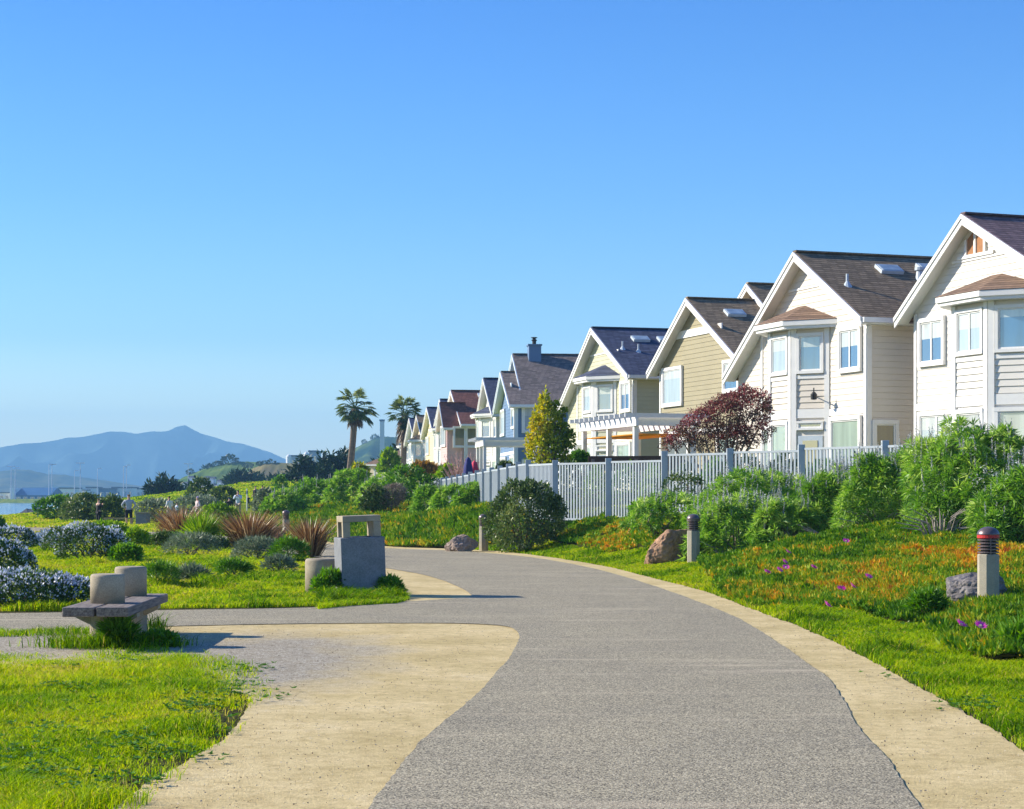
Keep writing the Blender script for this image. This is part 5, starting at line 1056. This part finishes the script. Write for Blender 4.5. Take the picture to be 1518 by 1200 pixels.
hz = [(282, 699, 11, 1000), (296, 703, 9, 1000), (309, 697, 22, 1000), (322, 690, 16, 1000), (340, 683, 24, 1000), (352, 688, 12, 1000), (364, 690, 9, 985), (371, 690, 9, 960), (384, 687, 8, 800), (392, 687, 10, 800), (402, 686, 14, 800), (413, 690, 10, 800), (420, 700, 10, 790), (556, 649, 12, 1700), (540, 655, 8, 1700)]
HL = ('leftmost small tree low on the left slope of the green hill', 'second small tree from the left on the green hill slope', 'large dark tree on the left shoulder of the green hill', 'dark tree below the crest of the green hill', 'biggest round tree on the crest of the green hill', 'small tree just right of the biggest one on the green hill crest', 'small tree between the green and the brown hill, left one', 'small tree between the green and the brown hill, right one', 'leftmost small tree on the brown hill top', 'second small tree from the left on the brown hill top', 'largest tree on the brown hill top', 'small tree on the right end of the brown hill top', 'lowest tree on the right flank of the brown hill', 'small tree on the wooded hill crest left of the chimney stack', 'lower small tree left of the crest one on the wooded hill')
for i, (px, py, s, Y) in enumerate(hz):
    a = at(px, py, Y); r_ = s / F * Y * .5; h = tag(empty('round_tree', (a.x, Y, a.z - r_ * 2.0)), HL[i], 'tree', 'trees on the distant hills'); MB().tube([(0, 0, 0), (0, 0, r_ * 1.6)], [r_ * .14, r_ * .07], 5).build('trunk', BARK, h)
    P, D = blob_points([(0, 0, r_ * 1.9, r_, r_, r_ * .8), (r_ * .5, 0, r_ * 1.7, r_ * .6, r_ * .6, r_ * .5), (-r_ * .5, 0, r_ * 1.8, r_ * .6, r_ * .6, r_ * .6)], 420, .5, .3, i, -.9)
    link('crown', leaf_mesh('crown', P, D + rng.normal(size=P.shape) * .6, r_ * .35, r_ * .22, rng.random(len(P))), LM_CYP, h)
# ------------------------------------------------------------------ far shore: warehouse, marina buildings, light masts, tanks, stack
land = MB()
import itertools
def shore(px0, px1, Y0, z):
    a = at(px0, HY, Y0); c = at(px1, HY, Y0); land.box(a.x, c.x, Y0, Y0 + 1600, -6, z)
a, c = at(-500, HY, 1240).x, at(140, HY, 1240).x
land.box(a, c, 1236, 2600, -6, -.2); o = land.build('far_shore', mat('shore_rock', (.06, .08, .09), .9, .4, .05)); tag(o, kind='structure')
WB = mat('warehouse_blue', (.02, .10, .24), .7, .1, .05); WH = mat('warehouse_wall', (.06, .12, .22), .7, .15, .08); FW = mat('far_white_wall', (.88, .85, .78), .7, .1, .05); FR = mat('far_roof', (.05, .06, .09), .8, .2, .05)
def farb(px0, px1, py0, py1, Y, wm, rm, label, gable=False, depth=25, wins=4, end=None, group='buildings on the far shore', cat='building'):
    a = at(px0, py1, Y); c = at(px1, py0, Y); h = tag(empty('shore_building', (a.x, Y, a.z)), label, cat, group); w = c.x - a.x; z = c.z - a.z; ww = z * (.45 if gable else .9)
    MB().box(0, w, 0, depth, -3, ww).build('wall', wm, h)
    r = MB()
    if gable: r.prism([(-.4, -.6, ww), (-.4, depth / 2, z), (-.4, depth + .6, ww)], (w + .8, 0, 0))
    else: r.box(-.5, w + .5, -.5, depth, ww, z)
    r.build('roof', rm, h)
    for k in range(wins): x = w * (k + .5) / wins; window(h, (x - w / wins * .25, -.05, ww * .35), (1, 0, 0), (0, -1, 0), w / wins * .5, ww * .35, GL_DARK, 1, .3)
    if end: MB().box(-.3 - w * .12, -.3, -1, depth, -3, z * .98).build('end_wall', end, h)
    return h
farb(22, 74, 723, 744, 1250, WH, WB, 'long blue roofed waterfront warehouse with pale end wall', True, 40, 5, FW)
farb(-25, 14, 730, 744, 1260, FW, FR, 'low white building left of the warehouse', wins=5)
farb(76, 86, 731, 743, 1265, FW, FR, 'small white gabled building just right of the warehouse', True, 15, 1)
for px0, px1, py0, lab in ((88, 110, 723, 'flat topped blue grey block with a white corner tower'), (116, 128, 726, 'narrow pale marina block left of the crowded ones'), (128, 141, 722, 'taller pale marina block with dark roof'), (141, 163, 724, 'wide blue grey marina block'), (166, 178, 722, 'white fronted marina block beside the light mast'), (178, 196, 722, 'dark roofed marina block right of the white fronted one'), (197, 214, 724, 'low white marina block left of the broad cypress')):
    farb(px0, px1, py0, 742, 1300 + px0, FW if 'white' in lab or 'pale' in lab else WH, FR, lab, wins=3)
for i in range(13):
    px = 264 + i * 7.5 + random.uniform(-2, 2); py = 708 + random.uniform(-3, 14); farb(px, px + 6, py, py + 5, 900 - 2*i, FW, FR, ('small pale hillside house across the bay, %s' % ('far left of its cluster', 'second from the left', 'third from the left', 'fourth from the left', 'fifth from the left', 'sixth from the left', 'middle of the cluster', 'sixth from the right', 'fifth from the right', 'fourth from the right', 'third from the right', 'second from the right', 'far right of its cluster')[i]), True, 8, 1, group='houses at the foot of the green hill', cat='house')
def mast(px, py0, Y, label, heads=2):
    a = at(px, py0, Y); zb = 1.0; h = tag(empty('light_mast', (a.x, Y, zb)), label, 'light mast', 'tall light masts by the marina'); H_ = a.z - zb
    MB().tube([(0, 0, 0), (0, 0, H_)], [.16, .09], 6).build('pole', GREYW, h); 
    for s in ((-1, 1) if heads == 2 else (1,)): MB().box(s * .2, s * 1.3, -.35, .35, H_ - .12, H_ + .22).build('lamp_head', WHITE, h)
for px, py, nh, lab in ((16.5, 692, 2, 'light mast at the left end of the warehouse, left of a close pair'), (22.5, 694, 1, 'light mast at the left end of the warehouse, right of a close pair'), (72.5, 689, 1, 'light mast at the right end of the warehouse, left of its pair'), (77, 689, 1, 'light mast at the right end of the warehouse, right of its pair'), (110.5, 698, 1, 'short light mast between the warehouse and the marina blocks'), (119, 687, 2, 'tallest light mast, alone left of the marina blocks'), (144.5, 695, 1, 'light mast over the wide blue grey marina block'), (183, 692, 1, 'left mast of the close pair left of the broad cypress'), (187.5, 690, 1, 'right mast of the close pair left of the broad cypress'), (279, 688, 2, 'light mast right of the broad cypress, in front of the green hill')):
    mast(px, py, 620, lab, nh)
def tank(px0, px1, py0, py1, Y, lab):
    a = at(px0, py1, Y); c = at(px1, py0, Y); r_ = (c.x - a.x) / 2; h = tag(empty('storage_tank', ((a.x + c.x) / 2, Y, a.z - 10)), lab, 'tank', 'white storage tanks'); z = c.z - a.z + 10
    MB().lathe([(r_, 0), (r_, z * .93)], 20).build('shell', WHITE, h); MB().lathe([(r_ * 1.03, z * .93), (r_ * .5, z * .98), (.1, z)], 20).build('tank_roof', WHITE, h); MB().tube([(r_ * .8, -r_ * .7, 0), (r_ * .8, -r_ * .7, z * .95)], .2, 4).build('ladder', GREYW, h)
tank(424, 432, 674, 695, 1150, 'left white storage tank showing above the dark cypress'); tank(450, 458, 670, 692, 1120, 'right white storage tank showing above the dark cypress')
farb(432, 450, 675, 695, 1180, mat('silo_grey', (.30, .34, .38), .7, .1, .05), FR, 'grey block building between the two white tanks', wins=3, group=None)
farb(458, 470, 668, 692, 1200, bpy.data.materials['silo_grey'], FR, 'grey block building right of the white tanks', wins=2, group=None)
a = at(566.5, 625, 1300); h = tag(empty('chimney_stack', (a.x, 1300, 15)), 'tall slender pale chimney stack between the two palms', 'chimney'); r_ = 1.25; MB().box(-1.4, 1.4, -1.4, 1.4, 0, a.z - 15).build('shaft', mat('stack_concrete', (.55, .56, .56), .7, .08, .1), h); MB().box(-1.7, 1.7, -1.7, 1.7, a.z - 15, a.z - 13.8).build('cap', FR, h)
# rocks along the water edge
P_, = [[]]
mb = MB(); r = random.Random(4)
import bmesh
bm = bmesh.new()
for i in range(260):
    t = r.random(); px = 40 + 35 * t + r.uniform(-6, 6); Y = 330 + r.uniform(-30, 60); a = at(px, HY, Y); s = r.uniform(.5, 1.4); q = bmesh.ops.create_icosphere(bm, subdivisions=1, radius=s)
    for v in q['verts']: v.co = Vector((v.co.x * r.uniform(.8, 1.3) + a.x, v.co.y + Y, v.co.z * r.uniform(.5, .9) - 1.6))
me = bpy.data.meshes.new('shore_rocks'); bm.to_mesh(me); bm.free(); tag(link('shore_rocks', me, mat('rock_dark', (.09, .09, .09), .9, .3, 1)), 'dark riprap rocks along the water edge', 'rocks', None, 'stuff')
# ------------------------------------------------------------------ second litter bin and rail near the man
a = at(212, 783, 108); h = tag(empty('litter_bin', (a.x, 108, hgt(a.x, 108)), R(-10)), 'grey rectangular concrete bin between the man and the first flax clump', 'litter bin'); MB().box(-.32, .32, -.3, .3, -.1, .74).build('body', CONC2, h, bevel=.02); MB().box(-.36, .36, -.34, .34, .742, .8).build('rim', CONC, h)
a = at(177, 783, 112); h = tag(empty('low_rail', (a.x, 112, hgt(a.x, 112))), 'low wooden rail behind the man in grey', 'rail'); MB().box(-.9, .9, -.06, .06, .5, .6).build('rail_beam', mat('rail_wood', (.40, .30, .16), .8, .2, 4), h)
for x in (-.7, .7): MB().box(x - .07, x + .07, -.09, .09, -.1, .5).build('post', bpy.data.materials['rail_wood'], h)
a = at(366, 757, 150)
h = tag(empty('marker_post', (at(366, HY, 150).x, 150, hgt(at(366, HY, 150).x, 150))), 'thin pale marker post beside the walking people', 'post'); MB().tube([(0, 0, -.1), (0, 0, 1.7)], .05, 6).build('pole', WHITE, h); MB().box(-.09, .09, -.03, .03, 1.3, 1.55).build('plate', DARK, h)
# ------------------------------------------------------------------ people
def skin(name, V, E, Rr, m, parent=None, loc=None, sub_=1):
    me = bpy.data.meshes.new(name); me.from_pydata(V, E, []); o = bpy.data.objects.new(name, me); S.collection.objects.link(o)
    md = o.modifiers.new('s', 'SKIN'); sk = me.skin_vertices[0].data
    for i, r_ in enumerate(Rr): sk[i].radius = (r_, r_) if not isinstance(r_, tuple) else r_
    sk[0].use_root = True; s2 = o.modifiers.new('b', 'SUBSURF'); s2.levels = s2.render_levels = sub_
    dg = bpy.context.evaluated_depsgraph_get(); nm = bpy.data.meshes.new_from_object(o.evaluated_get(dg)); bpy.data.objects.remove(o)
    nm.polygons.foreach_set('use_smooth', [True] * len(nm.polygons)); nm.materials.clear(); return link(name, nm, m, parent, loc)
def person(px, Y, rz, label, top, bottom, hair, pose='stand', H_=1.72, bareleg=False, dress=False, hat=None, zoff=0):
    k = H_ / 1.72; x = at(px, HY, Y).x; g = hgt(x, Y) + zoff
    st = {'stand': ((.12, .02), (.12, -.02)), 'walk': ((.08, .22), (.08, -.2))}[pose if pose in ('walk',) else 'stand']
    # front of the figure looks towards +y before turning
    V = [(0,0,.95),(0,0,1.18),(0,.01,1.40),(0,.01,1.50),(0,.03,1.60),(0,.03,1.70)]; Rr = [(.15,.11),(.13,.10),(.16,.11),.055,.085,.07]; E = [(0,1),(1,2),(2,3),(3,4),(4,5)]
    for s, (dx, dy) in zip((-1, 1), st):
        i = len(V); V += [(s*.10,0,.86),(s*dx,dy*.5,.48),(s*dx,dy - .02,.09),(s*dx,dy + .13,.04)]; Rr += [.085,.058,.04,.035]; E += [(0,i),(i,i+1),(i+1,i+2),(i+2,i+3)]
        a = {'stand': [(s*.20,0,1.40),(s*.30,-.04,1.15),(s*.22,.16,1.05)], 'hands_up': [(s*.20,0,1.40),(s*.25,.12,1.2),(s*.07,.26,1.38)], 'walk': [(s*.20,0,1.40),(s*.25,-s*.08,1.12),(s*.25,s*.12,.92)], 'hips': [(s*.20,0,1.40),(s*.36,-.03,1.18),(s*.20,.05,1.0)]}[pose]
        j = len(V); V += a; Rr += [.055,.042,.03]; E += [(2,j),(j,j+1),(j+1,j+2)]
        hd = Vector(a[2]); dr = (hd - Vector(a[1])).normalized()
        for f in range(5):
            n0 = len(V); V += [tuple(hd + dr * .05 + Vector((s * (f - 2) * .016, 0, 0))), tuple(hd + dr * (.15 if f not in (0,) else .10) + Vector((s * (f - 2) * .018, .01, -.01)))]; Rr += [.011, .008]; E += [(j+2, n0), (n0, n0+1)]
    o = skin('person', [tuple(Vector(v) * k) for v in V], E, [tuple(c * k for c in r_) if isinstance(r_, tuple) else r_ * k for r_ in Rr], SKIN, None, (x, Y, g)); o.rotation_euler = (0, 0, rz); tag(o, label, 'person')
    T = [V[1], V[2], (0,.01,1.46)]; TR = [(.17,.13),(.19,.14),.09]; TE = [(0,1),(1,2)]; T = [(0,0,.86 if not dress else .55)] + T; TR = [(.17,.13) if not dress else (.22,.2)] + TR; TE = [(a_, a_+1) for a_ in range(3)]
    for s in (-1, 1):
        j0 = 6 + (0 if s < 0 else 1) * (4 + 3 + 10) + 4; n0 = len(T); T += [V[j0], V[j0+1], tuple(Vector(V[j0+1]).lerp(Vector(V[j0+2]), .85))]; TR += [.075, .06, .045]; TE += [(2, n0), (n0, n0+1), (n0+1, n0+2)]
    skin('top_garment', [tuple(Vector(v) * k) for v in T], TE, [tuple(c * k for c in r_) if isinstance(r_, tuple) else r_ * k for r_ in TR], top, o)
    B = [(0,0,.95)]; BR = [(.165,.125)]; BE = []
    for q, s in enumerate((-1, 1)):
        i = 6 + q * 17; n0 = len(B); kn = Vector(V[i+1]); an = Vector(V[i+2]); en = kn + Vector((0,0,.03)) if bareleg else an + Vector((0,0,.03)); B += [V[i], tuple(kn + Vector((0,0,.05))), tuple(en)]; BR += [.11, .085, .08 if bareleg else .055]; BE += [(0, n0), (n0, n0+1), (n0+1, n0+2)]
    skin('shorts' if bareleg else 'trousers', [tuple(Vector(v) * k) for v in B], BE, [tuple(c * k for c in r_) if isinstance(r_, tuple) else r_ * k for r_ in BR], bottom, o)
    skin('hair', [tuple(Vector(v) * k) for v in ((0,-.005,1.63),(0,.0,1.70),(0,.02,1.745))], [(0,1),(1,2)], [.088*k,.095*k,.06*k], hair, o)
    sh_ = MB()
    for s, (dx, dy) in zip((-1, 1), st): sh_.box(s*dx*k - .05, s*dx*k + .05, (dy - .08)*k, (dy + .19)*k, -.01, .09)
    sh_.build('shoes', hat if False else DARK, o, bevel=.02); return o
def cloth(n, c): return mat(n, c, .85, .15, 6)
HAIRB = cloth('hair_black', (.02, .015, .012)); HAIRR = cloth('hair_light_brown', (.22, .13, .07)); BLACK = cloth('cloth_black', (.02, .02, .025)); GREYH = cloth('cloth_grey', (.40, .43, .50)); LBLUE = cloth('cloth_light_blue', (.50, .60, .72)); PURP = cloth('cloth_purple', (.35, .28, .55)); WCL = cloth('cloth_white', (.7, .7, .68)); PINKC = cloth('cloth_pale_pink', (.6, .5, .5)); TANC = cloth('cloth_tan', (.35, .3, .24))
person(191, 108, R(8), 'man in loose grey hooded top and black shorts seen from behind', GREYH, BLACK, HAIRR, 'hips', 1.80, True)
person(146, 116, R(-40), 'woman in black clothes with tied brown hair before the coastal thicket', BLACK, BLACK, HAIRR, 'hands_up', 1.62)
person(353, 128, R(170), 'dark haired person in light blue jacket walking behind the middle flax clump', LBLUE, TANC, HAIRB, 'hands_up', 1.78)
person(379, 170, R(160), 'left one of two people dressed in black at the foot of the mound', BLACK, BLACK, HAIRB, 'walk', 1.7)
person(389, 178, R(-20), 'right one of two people dressed in black at the foot of the mound', BLACK, BLACK, HAIRB, 'stand', 1.65)
person(251, 116, R(60), 'black haired person in pale top behind the leftmost flax clump', WCL, TANC, HAIRB, 'stand', 1.6)
person(262, 120, R(-60), 'child in pale blue behind the leftmost flax clump', LBLUE, TANC, HAIRB, 'stand', 1.15)
person(293, 100, R(120), 'person in purple hat and pale pink top behind the flax clumps', PINKC, TANC, PURP, 'stand', 1.38)
person(340, 105, R(10), 'person in dark blue cap partly hidden by the bright green bush', BLACK, TANC, cloth('cap_blue', (.08, .12, .2)), 'stand', 1.1)
person(368, 155, R(30), 'small child in dark clothes beside the marker post', BLACK, BLACK, HAIRB, 'stand', 1.0)
# ------------------------------------------------------------------ haze: one closed box of thin even air round everything
m = bpy.data.materials.new('haze_air'); m.use_nodes = True; N, L = m.node_tree.nodes, m.node_tree.links; N.clear()
pv = N.new('ShaderNodeVolumePrincipled'); out = N.new('ShaderNodeOutputMaterial'); L.new(pv.outputs[0], out.inputs['Volume'])
pv.inputs['Color'].default_value = (.30, .64, 1.0, 1); pv.inputs['Density'].default_value = .00023; pv.inputs['Anisotropy'].default_value = 0
hzb = MB().box(-4200, 4200, -100, 7600, -10, 330).build('haze', m); hzb['kind'] = 'stuff'; hzb['label'] = 'thin blue haze over the bay and hills'; hzb['category'] = 'haze'
# ------------------------------------------------------------------ garden shrubs seen between the pickets
for i, (px0, px1, py0, py1, Y, m_, lab) in enumerate(((828, 868, 684, 758, 64.5, LM_DARK, 'dark garden shrub behind the pickets, left end of the fence front'), (866, 905, 690, 760, 63.5, LM_LIME, 'light green garden shrub behind the pickets below the pergola corner'), (905, 950, 688, 758, 62.5, LM_MID, 'green garden shrub behind the pickets left of the second wide post'), (948, 990, 692, 758, 61.5, LM_LIME, 'lime garden shrub behind the pickets left of the dark climber'), (992, 1040, 688, 750, 60, LM_DARK, 'dark garden shrub behind the dark climber'), (1040, 1085, 680, 745, 58, LM_MID, 'green garden shrub behind the fence under the red leaved tree'), (1085, 1135, 676, 740, 57, LM_DARK, 'dark garden shrub behind the fence right of the red leaved tree'), (1135, 1190, 676, 735, 56.5, LM_DARK, 'dark garden shrub behind the fence below the cream house bay'), (1190, 1250, 680, 735, 56, LM_MID, 'green garden shrub behind the fence before the cream house window'), (1250, 1310, 674, 735, 55, LM_DARK, 'dark garden shrub behind the fence before the shaded side wall'))):
    base, bl = sbox(px0, px1, py0, py1, Y, 1.2, 4, 120 + i); shrub('garden_shrub', (base[0], Y, base[2]), bl, 1300, .13, .07, m_, lab, seed=130 + i, low=-.9, gap=.3)

# ------------------------------------------------------------------ broad leaved weeds pressed into the lawns
WP, WD, WL, WV = [], [], [], []
for k in range(150):
    if k < 70: px, py = random.uniform(-40, 400), random.uniform(975, 1195)
    elif k < 110: px, py = random.uniform(230, 560), random.uniform(840, 892)
    else: px, py = random.uniform(1080, 1500), random.uniform(905, 1110)
    X_c, Y_c = gp(px, py)
    if k >= 110:
        if X_c < 2.2 + 0: continue
    if not offpave(np.array([X_c]), np.array([Y_c]))[0]: continue
    if k < 70 and not pip(np.array([X_c]), np.array([Y_c]), grassL0)[0]: continue
    z = hgt(X_c, Y_c)
    for c in range(random.randint(4, 16)):
        xx, yy = X_c + random.gauss(0, .14), Y_c + random.gauss(0, .16); hv = random.uniform(.01, .05)
        for q in range(14): t = random.uniform(0, 6.28); WP.append((xx, yy, z + hv)); WD.append((math.cos(t), math.sin(t), random.uniform(.0, .6))); WL.append(random.uniform(.02, .045)); WV.append(random.uniform(.1, .8))
WL = np.array(WL); tag(link('broadleaf_weeds', leaf_mesh('broadleaf_weeds', np.array(WP), np.array(WD), WL, WL * .42, np.array(WV), N=np.tile([[0, 0, 1.0]], (len(WP), 1)) + rng.normal(0, .2, (len(WP), 3))), LM_MID), 'darker broad leaved weeds scattered through the lawns', 'weeds', None, 'stuff')
